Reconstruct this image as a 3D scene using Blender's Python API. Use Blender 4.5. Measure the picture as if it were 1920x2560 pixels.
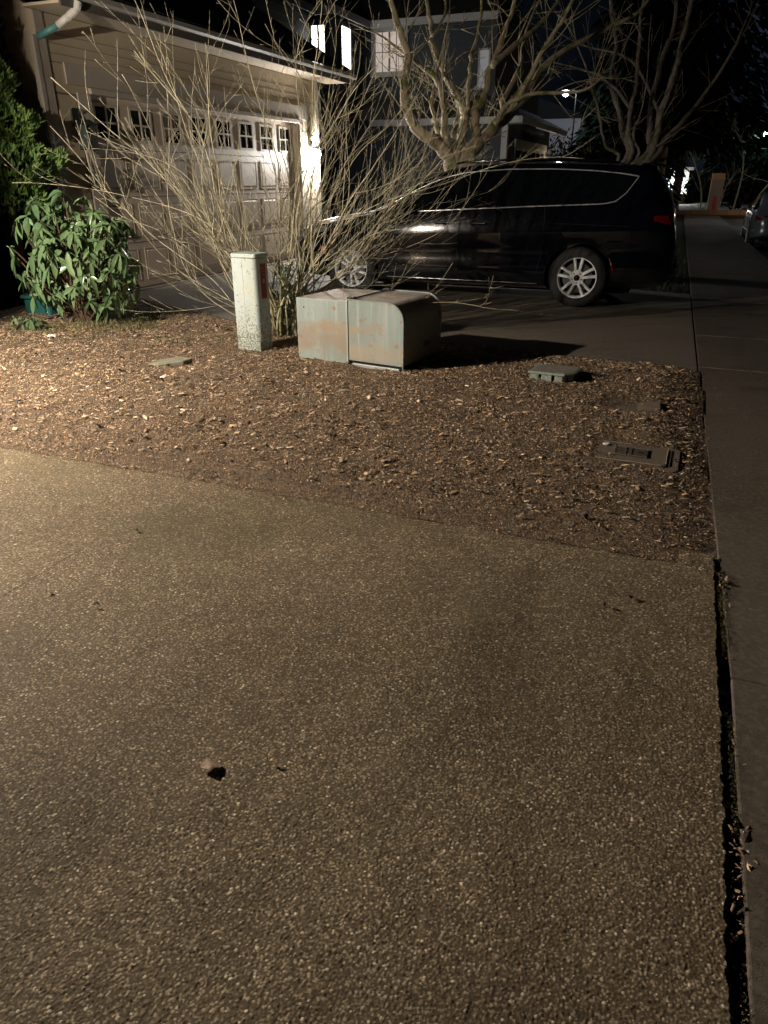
import bpy, math, random
import numpy as np
from mathutils import Vector, Matrix
R = math.radians
for o in list(bpy.data.objects): bpy.data.objects.remove(o)
sc = bpy.context.scene
col = sc.collection

# ------------------------------------------------------------- camera, world, moon, exposure
cam_d = bpy.data.cameras.new('camera'); cam = bpy.data.objects.new('camera', cam_d); col.objects.link(cam)
cam_d.sensor_fit = 'VERTICAL'; cam_d.sensor_height = 36; cam_d.lens = 36*1780/2560
cam_d.clip_start = 0.05; cam_d.clip_end = 600
cam.location = (0, 0, 1.55); cam.rotation_euler = (R(65), 0, R(22))
sc.camera = cam
sc.view_settings.view_transform = 'Standard'; sc.view_settings.look = 'None'
sc.view_settings.exposure = 1.2; sc.view_settings.gamma = 1
sc.cycles.use_denoising = True
sc.cycles.max_bounces = 5; sc.cycles.diffuse_bounces = 2; sc.cycles.glossy_bounces = 3
sc.cycles.transparent_max_bounces = 6

w = bpy.data.worlds.new('World'); sc.world = w; w.use_nodes = True
nt = w.node_tree; bg = nt.nodes['Background']
tc = nt.nodes.new('ShaderNodeTexCoord')
mp = nt.nodes.new('ShaderNodeMapping'); mp.inputs['Scale'].default_value = (1, 1, 2.4)
nt.links.new(tc.outputs['Generated'], mp.inputs[0])
nz = nt.nodes.new('ShaderNodeTexNoise'); nz.inputs['Scale'].default_value = 2.6; nz.inputs['Detail'].default_value = 6
nt.links.new(mp.outputs[0], nz.inputs[0])
rp = nt.nodes.new('ShaderNodeValToRGB')
rp.color_ramp.elements[0].position = .42; rp.color_ramp.elements[0].color = (.0012, .0018, .003, 1)
rp.color_ramp.elements[1].position = .68; rp.color_ramp.elements[1].color = (.006, .009, .014, 1)
nt.links.new(nz.outputs[0], rp.inputs[0])
# town glow on the clouds towards the street's far end
dp = nt.nodes.new('ShaderNodeVectorMath'); dp.operation = 'DOT_PRODUCT'; dp.inputs[1].default_value = (.09, .985, .145)
nt.links.new(tc.outputs['Generated'], dp.inputs[0])
mr = nt.nodes.new('ShaderNodeMapRange'); mr.inputs[1].default_value = .985; mr.inputs[2].default_value = 1.0
mr.inputs[3].default_value = .22; mr.inputs[4].default_value = 3.2
nt.links.new(dp.outputs['Value'], mr.inputs[0])
vm = nt.nodes.new('ShaderNodeVectorMath'); vm.operation = 'SCALE'
nt.links.new(rp.outputs[0], vm.inputs[0]); nt.links.new(mr.outputs[0], vm.inputs['Scale'])
nt.links.new(vm.outputs[0], bg.inputs[0]); bg.inputs[1].default_value = 1.0

# ------------------------------------------------------------- materials
MATS = {}
def mat(name, base=(.5, .5, .5), rough=.6, metal=0., coat=0., emit=None, es=0., spec=.5, noise=None, bump=None, attr=None, trans=0.):
    """noise: list of (scale, lo, hi, colour) mixes; bump: (scale, strength, distance)"""
    if name in MATS: return MATS[name]
    m = bpy.data.materials.new(name); m.use_nodes = True; MATS[name] = m
    n = m.node_tree.nodes; l = m.node_tree.links; b = n['Principled BSDF']
    b.inputs['Base Color'].default_value = (*base, 1); b.inputs['Roughness'].default_value = rough
    b.inputs['Metallic'].default_value = metal; b.inputs['Coat Weight'].default_value = coat
    b.inputs['Coat Roughness'].default_value = .03
    b.inputs['Specular IOR Level'].default_value = spec
    if trans: b.inputs['Transmission Weight'].default_value = trans
    if emit: b.inputs['Emission Color'].default_value = (*emit, 1); b.inputs['Emission Strength'].default_value = es
    cur = None
    g = n.new('ShaderNodeTexCoord')
    if attr:
        a = n.new('ShaderNodeAttribute'); a.attribute_name = attr; cur = a.outputs['Color']
    for i, (s, lo, hi, c) in enumerate(noise or []):
        t = n.new('ShaderNodeTexNoise'); t.inputs['Scale'].default_value = s if not isinstance(s, tuple) else 1; t.inputs['Detail'].default_value = 7
        t.inputs['Roughness'].default_value = .62
        if isinstance(s, tuple):
            mpp = n.new('ShaderNodeMapping'); mpp.inputs['Scale'].default_value = s; mpp.inputs['Location'].default_value = (i*3.1, i*1.7, 0)
            l.new(g.outputs['Object'], mpp.inputs[0]); l.new(mpp.outputs[0], t.inputs[0])
        else: l.new(g.outputs['Object'], t.inputs[0])
        r = n.new('ShaderNodeMapRange'); r.inputs[1].default_value = lo; r.inputs[2].default_value = hi; r.clamp = True
        l.new(t.outputs[0], r.inputs[0])
        mx = n.new('ShaderNodeMix'); mx.data_type = 'RGBA'
        if cur: l.new(cur, mx.inputs[6])
        else: mx.inputs[6].default_value = (*base, 1)
        mx.inputs[7].default_value = (*c, 1); l.new(r.outputs[0], mx.inputs[0]); cur = mx.outputs[2]
    if cur: l.new(cur, b.inputs['Base Color'])
    if bump:
        t = n.new('ShaderNodeTexNoise'); t.inputs['Scale'].default_value = bump[0]; t.inputs['Detail'].default_value = 5
        l.new(g.outputs['Object'], t.inputs[0])
        bm = n.new('ShaderNodeBump'); bm.inputs['Strength'].default_value = bump[1]; bm.inputs['Distance'].default_value = bump[2]
        l.new(t.outputs[0], bm.inputs['Height']); l.new(bm.outputs[0], b.inputs['Normal'])
    return m

# ------------------------------------------------------------- helpers
class MB:
    def __init__(s): s.v = []; s.f = []; s.mi = []
    def quad(s, a, b, c, d, mi=0):
        i = len(s.v); s.v += [tuple(a), tuple(b), tuple(c), tuple(d)]; s.f.append((i, i+1, i+2, i+3)); s.mi.append(mi)
    def poly(s, pts, mi=0):
        i = len(s.v); s.v += [tuple(p) for p in pts]; s.f.append(tuple(range(i, i+len(pts)))); s.mi.append(mi)
    def box(s, x0, x1, y0, y1, z0, z1, mi=0):
        i = len(s.v)
        s.v += [(x0,y0,z0),(x1,y0,z0),(x1,y1,z0),(x0,y1,z0),(x0,y0,z1),(x1,y0,z1),(x1,y1,z1),(x0,y1,z1)]
        for f in ((0,3,2,1),(4,5,6,7),(0,1,5,4),(1,2,6,5),(2,3,7,6),(3,0,4,7)): s.f.append(tuple(i+k for k in f)); s.mi.append(mi)
    def prism(s, pts, axis, a, b, mi=0, caps=True):
        """pts: 2D outline extruded along axis from a to b (axis 0: (y,z); 1: (x,z); 2: (x,y))"""
        def P(p, t):
            return {0: (t, p[0], p[1]), 1: (p[0], t, p[1]), 2: (p[0], p[1], t)}[axis]
        i = len(s.v); n = len(pts)
        s.v += [P(p, a) for p in pts] + [P(p, b) for p in pts]
        for k in range(n): s.f.append((i+k, i+(k+1) % n, i+n+(k+1) % n, i+n+k)); s.mi.append(mi)
        if caps:
            s.f.append(tuple(i+k for k in reversed(range(n)))); s.mi.append(mi)
            s.f.append(tuple(i+n+k for k in range(n))); s.mi.append(mi)
    def tube(s, pts, rad, sides=6, mi=0, cap=True):
        pts = [Vector(p) for p in pts]; n = len(pts)
        if n < 2: return
        rad = rad if hasattr(rad, '__len__') else [rad]*n
        i0 = len(s.v); ref = None
        for k, p in enumerate(pts):
            d = (pts[min(k+1, n-1)]-pts[max(k-1, 0)])
            if d.length < 1e-9: d = Vector((0, 0, 1))
            d.normalize()
            if ref is None:
                ref = d.orthogonal().normalized()
            else:
                ref = ref-d*ref.dot(d)
                ref = ref.normalized() if ref.length > 1e-6 else d.orthogonal().normalized()
            bi = d.cross(ref)
            for j in range(sides):
                a = 2*math.pi*j/sides
                q = p+(ref*math.cos(a)+bi*math.sin(a))*rad[k]; s.v.append((q.x, q.y, q.z))
        for k in range(n-1):
            for j in range(sides):
                a = i0+k*sides+j; b = i0+k*sides+(j+1) % sides
                s.f.append((a, b, b+sides, a+sides)); s.mi.append(mi)
        if cap:
            s.f.append(tuple(i0+j for j in reversed(range(sides)))); s.mi.append(mi)
            s.f.append(tuple(i0+(n-1)*sides+j for j in range(sides))); s.mi.append(mi)
    def lathe(s, prof, c, axis='z', sides=24, mi=0):
        """prof: (r, h) pairs round an axis through c"""
        i0 = len(s.v)
        for r, h in prof:
            for j in range(sides):
                a = 2*math.pi*j/sides; u, v_ = r*math.cos(a), r*math.sin(a)
                s.v.append({'z': (c[0]+u, c[1]+v_, c[2]+h), 'y': (c[0]+u, c[1]+h, c[2]+v_), 'x': (c[0]+h, c[1]+u, c[2]+v_)}[axis])
        for k in range(len(prof)-1):
            for j in range(sides):
                a = i0+k*sides+j; b = i0+k*sides+(j+1) % sides
                s.f.append((a, b, b+sides, a+sides)); s.mi.append(mi)
    def build(s, name, mats, parent=None, smooth=False, bevel=0, origin=None):
        me = bpy.data.meshes.new(name)
        v = s.v
        if origin is not None: v = [(a-origin[0], b-origin[1], c-origin[2]) for a, b, c in v]
        me.from_pydata(v, [], s.f)
        mats = mats if isinstance(mats, (list, tuple)) else [mats]
        for m in mats: me.materials.append(m)
        if len(mats) > 1: me.polygons.foreach_set('material_index', s.mi)
        if smooth: me.polygons.foreach_set('use_smooth', [True]*len(me.polygons))
        me.update()
        o = bpy.data.objects.new(name, me); col.objects.link(o)
        if origin is not None: o.location = origin
        if parent:
            o.parent = parent
            o.location = Vector(o.location)-parent.location if origin is not None else -parent.location
        if bevel:
            bv = o.modifiers.new('bevel', 'BEVEL'); bv.width = bevel; bv.segments = 2; bv.limit_method = 'ANGLE'; bv.angle_limit = R(40)
        return o
def fix_normals(o):
    import bmesh
    bm = bmesh.new(); bm.from_mesh(o.data); bmesh.ops.remove_doubles(bm, verts=bm.verts, dist=1e-5)
    bmesh.ops.recalc_face_normals(bm, faces=bm.faces); bm.to_mesh(o.data); bm.free()
def np_mesh(name, V, F, m, parent=None, smooth=False, colr=None):
    me = bpy.data.meshes.new(name); nv = len(V); k = F.shape[1]
    me.vertices.add(nv); me.vertices.foreach_set('co', V.astype(np.float32).ravel())
    me.loops.add(F.size); me.loops.foreach_set('vertex_index', F.astype(np.int32).ravel())
    me.polygons.add(len(F)); me.polygons.foreach_set('loop_start', np.arange(0, F.size, k, dtype=np.int32))
    me.polygons.foreach_set('loop_total', np.full(len(F), k, dtype=np.int32))
    if smooth: me.polygons.foreach_set('use_smooth', np.ones(len(F), dtype=bool))
    me.update(calc_edges=True)
    if colr is not None:
        a = me.attributes.new('Col', 'FLOAT_COLOR', 'POINT')
        a.data.foreach_set('color', np.hstack([colr, np.ones((nv, 1))]).astype(np.float32).ravel())
    me.materials.append(m)
    o = bpy.data.objects.new(name, me); col.objects.link(o)
    if parent: o.parent = parent; o.location = -parent.location
    return o
def tag(o, label=None, cat=None, group=None, kind=None):
    if label: o['label'] = label
    if cat: o['category'] = cat
    if group: o['group'] = group
    if kind: o['kind'] = kind
    return o
def empty(name, loc, label, cat, group=None):
    o = bpy.data.objects.new(name, None); col.objects.link(o); o.location = loc; o.empty_display_size = .2
    return tag(o, label, cat, group)
def structure(o, label=None, cat=None): o['kind'] = 'structure'; tag(o, label, cat); return o

nprng = np.random.default_rng(7)
def vnoise(x, y, s, seed=0):
    """smooth value noise, numpy"""
    r = np.random.default_rng(seed+11).random((256, 256))
    u, v = x*s+1000, y*s+1000; i, j = np.floor(u).astype(int), np.floor(v).astype(int); fu, fv = u-i, v-j
    fu = fu*fu*(3-2*fu); fv = fv*fv*(3-2*fv); i &= 255; j &= 255; i1, j1 = (i+1) & 255, (j+1) & 255
    return (r[i, j]*(1-fu)+r[i1, j]*fu)*(1-fv)+(r[i, j1]*(1-fu)+r[i1, j1]*fu)*fv
def sx(y): return np.minimum(.41-.0237*y, .356)          # left edge line of the sidewalk
# ------------------------------------------------------------- ground, road, paving
m_ground = mat('dark_turf', (.02, .025, .012), .95, noise=[(1.2, .4, .6, (.03, .03, .014)), (30, .45, .6, (.012, .016, .006))], bump=(40, .8, .05))
mb = MB(); mb.box(-150, 150, -80, 300, -.6, -.2); structure(mb.build('ground', m_ground), 'dark ground beneath everything', 'ground')
m_conc = mat('far_concrete', (.20, .165, .13), .75, noise=[(.9, .4, .65, (.15, .125, .10)), (60, .45, .6, (.25, .21, .17)), (240, .55, .65, (.05, .045, .04))], bump=(220, .5, .004))
m_side = mat('sidewalk_concrete', (.115, .092, .070), .85, noise=[(.7, .4, .65, (.075, .06, .045)), (45, .45, .62, (.15, .122, .095)), (180, .57, .64, (.02, .018, .014)), (3, .55, .68, (.055, .05, .03)), (9, .66, .7, (.22, .19, .15))], bump=(260, .6, .004))
m_asph = mat('asphalt', (.05, .048, .046), .8, noise=[(200, .5, .6, (.09, .088, .08)), (2, .4, .6, (.035, .034, .033))], bump=(300, .8, .006))
# sidewalk: slabs with tooled joints
mb = MB(); y = -4.0; random.seed(5); joints = [-4]
ys = [-4, -2.6, -1.0, .55, 2.3, 3.98, 5.6, 7.2, 8.8, 10.4, 12, 13.6]
ys += [15.2+1.6*k for k in range(17)]
for a, b in zip(ys, ys[1:]):
    a += .006; b -= .006; dz = random.uniform(-.003, .003)
    e0, e1 = sx(a)+.012, sx(b)+.012
    mb.prism([(e0, a), (e0+1.5, a), (e1+1.5, b), (e1, b)], 2, -.14, (-.011 if b < 2.4 else -.018 if b < 4.1 else -.026)+dz)
o = mb.build('sidewalk', m_side, bevel=.006); structure(o, 'concrete sidewalk running along the right edge', 'sidewalk')
mb = MB()
for a, b in zip(ys, ys[1:]): 
    mb.prism([(sx(a)+1.516, a+.01), (sx(a)+1.66, a+.01), (sx(b)+1.66, b-.01), (sx(b)+1.516, b-.01)], 2, -.2, -.034)
structure(mb.build('kerb', m_side, bevel=.012), 'concrete kerb between sidewalk and road', 'kerb')
mb = MB(); mb.prism([(sx(-10)+1.66, -10), (14, -10), (14, 60), (sx(60)+1.66, 60)], 2, -.21, -.17)
structure(mb.build('road', m_asph), 'dark asphalt road beyond the sidewalk', 'road')
# neighbour's driveway
mb = MB()
mb.prism([(sx(7.0), 7.0), (sx(9.2)-.004, 9.2), (-8.02, 9.2), (-8.02, 8.0), (-7.4, 8.62), (-5.1, 7.5), (-1.0, 7.05)], 2, -.19, -.028)
mb.prism([(sx(9.21)-.004, 9.212), (sx(12.2)-.004, 12.2), (-6, 13.8), (-8.02, 15.4), (-8.02, 9.212)], 2, -.19, -.030)
structure(mb.build('driveway', m_conc, bevel=.006), 'smooth concrete driveway the minivan is parked on', 'driveway')
# our driveway: exposed aggregate, real stones in the near part
def stones(X, Y, cell=.0105, seed=3):
    rg = np.random.default_rng(seed); N = 512
    jx, jy, jr = rg.random((N, N)), rg.random((N, N)), rg.random((N, N)); jc = rg.random((N, N))
    u, v = X/cell, Y/cell; iu, iv = np.floor(u).astype(int), np.floor(v).astype(int)
    H = np.zeros_like(X); C = np.full_like(X, -1.)
    for a in (-1, 0, 1):
        for b in (-1, 0, 1):
            ci, cj = (iu+a) & (N-1), (iv+b) & (N-1)
            px, py = iu+a+jx[ci, cj], iv+b+jy[ci, cj]; r = .27+.30*jr[ci, cj]
            d = np.sqrt((u-px)**2+(v-py)**2)/r
            h = np.sqrt(np.clip(1-d*d, 0, 1))*r*cell*(.35+.5*jc[ci, cj])
            w_ = h > H; H = np.where(w_, h, H); C = np.where(w_, jc[ci, cj]*.999, C)
    return H, C
def near_drive(x0, x1, y0, y1, step):
    xs = np.arange(x0, x1+1e-6, step); ysn = np.arange(y0, y1+1e-6, step); X, Y = np.meshgrid(xs, ysn)
    H, C = stones(X, Y, .0073); H = H*.58
    base = .005*(vnoise(X, Y, 1.3, 1)-.5)+.004*(vnoise(X, Y, 9, 2)-.5)+.0012*(vnoise(X, Y, 60, 5)-.5)
    Z = -.004+base+H
    # worn right edge drops raggedly into the slot
    e = .338-.012*vnoise(X, Y, 14, 4)-.01*vnoise(X, Y, 60, 6)
    Z = np.where(X > e, -.085, Z)
    V = np.stack([X, Y, Z], -1).reshape(-1, 3)
    ny, nx = X.shape; idx = np.arange(nx*ny).reshape(ny, nx)
    F = np.stack([idx[:-1, :-1], idx[:-1, 1:], idx[1:, 1:], idx[1:, :-1]], -1).reshape(-1, 4)
    # colours: brown cement, grey, tan, white and dark pebbles
    pal = np.array([[.20,.16,.11],[.27,.22,.15],[.13,.105,.075],[.37,.31,.225],[.08,.065,.05],[.24,.195,.14],[.21,.165,.11],[.46,.39,.29],[.16,.125,.08],[.80,.72,.57]])
    ci = np.clip((C*29).astype(int) % 10, 0, 9); ci = np.where((ci == 9) & (((C*997) % 1) > .35), 3, ci)
    Cc = pal[ci]; cement = np.array([.115, .09, .06])
    Cc = np.where((C < 0)[..., None], cement, Cc)
    mott = 1.02*(.88+.22*vnoise(X, Y, 1.6, 8))*(.9+.2*vnoise(X, Y, 11, 9))*(1-.22*np.clip((vnoise(X, Y, 2.3, 15)-.72)*6, 0, 1)); Cc = Cc*mott[..., None]*np.array([.92, .885, .83])
    moss = np.clip((vnoise(X, Y, 1.6, 12)+.35*vnoise(X, Y, 22, 13)-.75)*3, 0, .26)[..., None]
    Cc = Cc*(1-moss)+moss*np.array([.13, .115, .06])
    return V, F, Cc.reshape(-1, 3)
m_agg = mat('exposed_aggregate', (.2, .17, .13), .8, attr='Col', spec=.2, bump=(900, .35, .001))
# stones end under the wood chips; the part underfoot is modelled finer
Vs, Fs, Cs, nb = [], [], [], 0
for a in ((-2.4, .349, .4, 2.2, .0021), (-4.6, -2.4, .4, 2.2, .0038), (-4.6, .349, 2.2, 3.22, .0034)):
    V, F, Cc = near_drive(*a); Vs.append(V); Fs.append(F+nb); Cs.append(Cc); nb += len(V)
drv = np_mesh('driveway', np.vstack(Vs), np.vstack(Fs), m_agg, smooth=True, colr=np.vstack(Cs))
drv.name = 'driveway'; structure(drv, 'brown pebbled exposed aggregate driveway in the foreground', 'driveway')
m_agg2 = mat('aggregate_plain', (.17, .14, .11), .7, noise=[(140, .45, .6, (.25, .21, .17)), (1.5, .45, .7, (.13, .12, .07))], bump=(120, 1, .01))
mb = MB(); mb.box(-6.2, .345, -4, .396, -.1, 0); mb.box(-6.2, -4.604, .396, 3.14, -.1, 0)
structure(mb.build('driveway', m_agg2), 'plain outer strip of the pebbled driveway behind the camera', 'driveway')

# ------------------------------------------------------------- planting bed: soil and wood chips
def bed_h(X, Y):
    h = .006+.030*np.clip((Y-3.1)/1.6, 0, 1)**.8*(.4+1.0*vnoise(X, Y, .9, 20))+.02*vnoise(X, Y, 4, 21)*np.clip((Y-3.1)/.4, .1, 1)+.010*vnoise(X, Y, 13, 22)*np.clip((Y-3.1)/.3, .1, 1)
    far = bed_far(X); h = h*np.clip((far-Y)/.5, .12, 1)
    side = np.clip((sx(Y)-.01-X)/.35, 0, 1); h = h*(.03+.97*side)-.027*(1-side)**2
    # hollow round the buried lids
    for cx, cy, r in ((-.13, 4.38, .42), (-.25, 5.42, .36), (-.92, 6.08, .34), (-4.22, 5.27, .32)):
        d = np.sqrt((X-cx)**2+(Y-cy)**2); h = np.where(d < r, h*(.35+.65*(d/r)), h)
    return h
def bed_far(X): return np.interp(X, [-8, -7.4, -5.1, -1, .3], [8.35, 8.62, 7.5, 7.05, 7.0])
def bed_near(X): return 3.12+.05*(vnoise(X, X*0, 1.7, 30)-.5)+.02*(vnoise(X, X*0, 9, 31)-.5)
m_soil = mat('soil', (.11, .075, .05), .95, noise=[(25, .4, .6, (.22, .145, .085)), (90, .5, .62, (.05, .035, .024)), (6, .55, .7, (.15, .12, .09))], bump=(90, 1, .02))
xs = np.arange(-8.0, .36, .025); ysn = np.arange(3.075, 8.7, .025); X, Y = np.meshgrid(xs, ysn)
Z = bed_h(X, Y); Z = np.where(Y < bed_near(X)+.05, np.minimum(Z, -.0012+.004*(vnoise(X, Y, 12, 71)-.4)), np.where(Y < bed_near(X)+.16, np.minimum(Z, .004+.01*vnoise(X, Y, 9, 72)), Z)); inside = (Y < bed_far(X)+.03) & (X < sx(Y)+.04)
Z = np.where(inside, Z, -.12)
idx = np.arange(X.size).reshape(X.shape)
F = np.stack([idx[:-1, :-1], idx[:-1, 1:], idx[1:, 1:], idx[1:, :-1]], -1).reshape(-1, 4)
keep = inside.ravel()[F].any(axis=1)
bed = np_mesh('planting_bed', np.stack([X, Y, Z], -1).reshape(-1, 3), F[keep], m_soil, smooth=True)
structure(bed, 'brown soil of the planting bed between the two driveways', 'soil')
def chips(n, xr, yr, cond, zfun, smin, smax, pal, pw, seed, tilt=.45):
    rg = np.random.default_rng(seed)
    X = rg.uniform(*xr, n*2); Y = rg.uniform(*yr, n*2); k = cond(X, Y, rg); X, Y = X[k][:n], Y[k][:n]; n = len(X)
    L = smin+(smax-smin)*rg.random(n)**2.4; W = L*rg.uniform(.16, .5, n); T = np.minimum(W*.5, .005)*rg.uniform(.5, 1.2, n)
    az = rg.uniform(0, 2*np.pi, n); tl = rg.normal(0, tilt*.6, n); rl = rg.normal(0, tilt, n)
    d = np.stack([np.cos(az)*np.cos(tl), np.sin(az)*np.cos(tl), np.sin(tl)], -1)
    s = np.stack([-np.sin(az)*np.cos(rl), np.cos(az)*np.cos(rl), np.sin(rl)], -1); u = np.cross(d, s)
    c = np.stack([X, Y, zfun(X, Y)+T*.5+L*np.abs(np.sin(tl))*.35+rg.random(n)*.006], -1)
    L = L[:, None]/2; W = W[:, None]/2; T = T[:, None]; j = rg.uniform(.6, 1.1, (6, n, 1))
    V = np.stack([c-d*L*j[0]-s*W, c-d*L*j[1]+s*W*j[4], c+d*L*j[2]+s*W, c+d*L*j[3]-s*W*j[5], c-d*L*.55+u*T, c+d*L*.55+u*T], 1)
    b = np.arange(n)[:, None]*6
    F = np.concatenate([b+[0, 3, 5, 4], b+[2, 1, 4, 5], b+[1, 0, 4, 4], b+[3, 2, 5, 5]], 0)
    tri = np.concatenate([b+[0, 3, 5], b+[0, 5, 4], b+[2, 1, 4], b+[2, 4, 5], b+[1, 0, 4], b+[3, 2, 5]], 0)
    pal = np.array(pal); C = pal[rg.choice(len(pal), n, p=pw)]*rg.uniform(.75, 1.85, (n, 1))
    C = np.repeat(C[:, None, :], 6, 1)
    return V.reshape(-1, 3), tri, C.reshape(-1, 3), (X, Y)
PAL = [(.46,.33,.205), (.34,.235,.145), (.20,.135,.085), (.04,.03,.022), (.58,.45,.31), (.38,.255,.165), (.34,.29,.235), (.66,.57,.44)]
PW = [.17, .22, .23, .15, .06, .11, .045, .015]
def cond(X, Y, rg):
    k = (Y < bed_far(X)-.02) & (Y > bed_near(X)-.01-.09*rg.random(len(X))**3) & (X < sx(Y)-.012+.06*rg.random(len(X))**6)
    for cx, cy, hx, hy in ((-.125, 4.385, .235, .2), (-2.6, 6.3, .4, .3)):
        k &= ~((abs(X-cx) < hx*1.02) & (abs(Y-cy) < hy*1.0) & (rg.random(len(X)) < .985))
    k &= ~((abs(X+.25) < .19) & (abs(Y-5.45) < .15) & (rg.random(len(X)) < .9))
    k &= (rg.random(len(X)) < np.clip(1.15-.25*np.maximum(0, -5.5-X), .4, 1))
    # thinner and finer along the driveway edge in the middle
    thin = np.exp(-((Y-3.12)/.28)**2)*np.clip((X+3.3)/.6, 0, 1)
    k &= rg.random(len(X)) > .6*thin
    k &= rg.random(len(X)) < .45+1.1*vnoise(X, Y, 5, 33)*(.6+.8*vnoise(X, Y, 1.4, 34))   # clumps and bare patches
    return k
V, T, Cc, _ = chips(250000, (-7.9, .36), (2.98, 8.4), cond, bed_h, .004, .019, PAL, PW, 41)
m_chip = mat('wood_chip', (.3, .2, .1), .8, attr='Col', spec=.25)
tag(np_mesh('wood_chips', V, T, m_chip, colr=Cc), 'tan and brown wood chips covering the planting bed', 'wood chips', kind='stuff')
V2, T2, C2, _ = chips(5000, (-7.5, .2), (3.2, 7.4), cond, lambda X, Y: bed_h(X, Y)+.004, .03, .06, PAL, PW, 43, .35)
tag(np_mesh('bark_pieces', V2, T2, m_chip, colr=C2), 'larger curled bark pieces strewn over the wood chips', 'bark', kind='stuff')
# sand and crumbs washed over the edge of the driveway
def condc(X, Y, rg): return (rg.random(len(X)) < np.exp(-np.abs(3.12-Y)/(.05+.12*vnoise(X, Y*0, 1.3, 90)))) & (X < .33)
V3, T3, C3, _ = chips(16000, (-4.7, .33), (2.5, 3.13), condc, lambda X, Y: X*0+.002, .003, .011, PAL, PW, 47, .5)
tag(np_mesh('bark_crumbs', V3, T3, m_chip, colr=C3), 'fine crumbs of bark spilled onto the pebbled driveway edge', 'bark crumbs', kind='stuff')
V3, T3, C3, _ = chips(2600, (-4.7, .33), (2.6, 3.13), lambda X, Y, rg: (rg.random(len(X)) < np.exp(-np.abs(3.12-Y)/(.02+.10*vnoise(X, Y*0, 2.1, 91)**2))) & (X < .33), lambda X, Y: X*0+.003, .006, .018, PAL, PW, 48, .4)
tag(np_mesh('spilled_chips', V3, T3, m_chip, colr=C3), 'loose wood chips spilled over the edge onto the pebbled driveway', 'wood chips', kind='stuff')
V3, T3, C3, _ = chips(900, (.36, 1.8), (.6, 13), lambda X, Y, rg: (X > sx(Y)+.02) & (X < sx(Y)+1.45) & (rg.random(len(X)) < .12+np.exp(-(X-sx(Y))/.15)), lambda X, Y: X*0+np.where(Y < 2.3, -.011, np.where(Y < 4, -.018, -.026)), .004, .016, PAL, PW, 49, .4)
tag(np_mesh('sidewalk_grit', V3, T3, m_chip, colr=C3), 'scattered grit and bark bits on the sidewalk', 'grit', kind='stuff')
# debris and moss along the slot
def conds(X, Y, rg): return (rg.random(len(X)) < .15+.85*(vnoise(Y, Y*0, 4, 77) > .6)) 
V4, T4, C4, _ = chips(3200, (.338, .385), (.3, 3.1), conds, lambda X, Y: X*0-.055+.045*vnoise(Y, Y*0, 5, 79), .004, .03, PAL, PW, 53, .7)
tag(np_mesh('slot_debris', V4, T4, m_chip, colr=C4), 'bark and grit lying in the dark slot beside the driveway', 'debris', kind='stuff')
def condm(X, Y, rg): 
    e = sx(Y)+.012; return (X > e-.02) & (X < e+.020*rg.random(len(X))**1.6) & (vnoise(Y, Y*0, 2.2, 78)+.3*rg.random(len(X)) > .55)
V5, T5, C5, _ = chips(11000, (.33, .44), (.3, 3.2), condm, lambda X, Y: X*0-.014, .002, .008, [(.14,.135,.055), (.11,.10,.04), (.19,.165,.09)], [.4, .4, .2], 55, .9)
tag(np_mesh('moss_fringe', V5, T5, m_chip, colr=C5), 'yellow green moss fringe along the sidewalk edge', 'moss', kind='stuff')
# thin grass at the back left of the bed
def blades(n, xr, yr, cond, zf, h0, h1, seed, pal=[(.10,.14,.035), (.16,.17,.06), (.24,.2,.10)]):
    rg = np.random.default_rng(seed); X = rg.uniform(*xr, n); Y = rg.uniform(*yr, n); k = cond(X, Y, rg); X, Y = X[k], Y[k]; n = len(X)
    h = rg.uniform(h0, h1, n); az = rg.uniform(0, 6.28, n); ln = rg.uniform(.1, .9, n)*h; w_ = rg.uniform(.002, .004, n)
    c = np.stack([X, Y, zf(X, Y)], -1); s = np.stack([-np.sin(az)*w_, np.cos(az)*w_, 0*w_], -1); d = np.stack([np.cos(az)*ln, np.sin(az)*ln, h], -1)
    V = np.stack([c-s, c+s, c+d*[.45, .45, .65]+s*.7, c+d*[.45, .45, .65]-s*.7, c+d], 1).reshape(-1, 3); b = np.arange(n)[:, None]*5
    T = np.concatenate([b+[0, 1, 2], b+[0, 2, 3], b+[3, 2, 4]], 0); C = np.repeat(np.array(pal)[rg.integers(0, len(pal), n)]*rg.uniform(.6, 1.2, (n, 1)), 5, 0)
    return V, T, C
m_grass = mat('grass_blade', (.1, .13, .04), .6, attr='Col')
V, T, Cc = blades(16000, (-6.6, -4.1), (5.2, 8.0), lambda X, Y, r: (Y < bed_far(X)) & (vnoise(X, Y, 1.5, 60) > .42) & (Y > 6.9+.35*(X+4.6)-1.0*r.random(len(X))**2), bed_h, .015, .055, 61)
tag(np_mesh('bed_grass', V, T, m_grass, colr=Cc), 'sparse grass blades at the back of the planting bed', 'grass', kind='stuff')
V, T, Cc = blades(42000, (-6.5, .12), (12.2, 22), lambda X, Y, r: (X < sx(Y)-.02) & (Y > 12.2+np.clip((-X-0)*.27, 0, 3)) & (r.random(len(X)) < np.clip(1.3-(Y-12)/9, .1, 1)), lambda X, Y: X*0-.06, .03, .09, 63, [(.05,.07,.02), (.08,.09,.03), (.035,.05,.015)])
tag(np_mesh('lawn', V, T, m_grass, colr=Cc), 'dark lawn strip behind the minivan beside the sidewalk', 'lawn', kind='stuff')
mb = MB(); mb.prism([(sx(12.2)-.01, 12.21), (sx(40), 40), (-12, 40), (-12, 15.6), (-8.02, 15.45), (-6, 13.82)], 2, -.19, -.06)
structure(mb.build('lawn_base', m_ground), 'dark earth under the lawn strip', 'ground')
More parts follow.
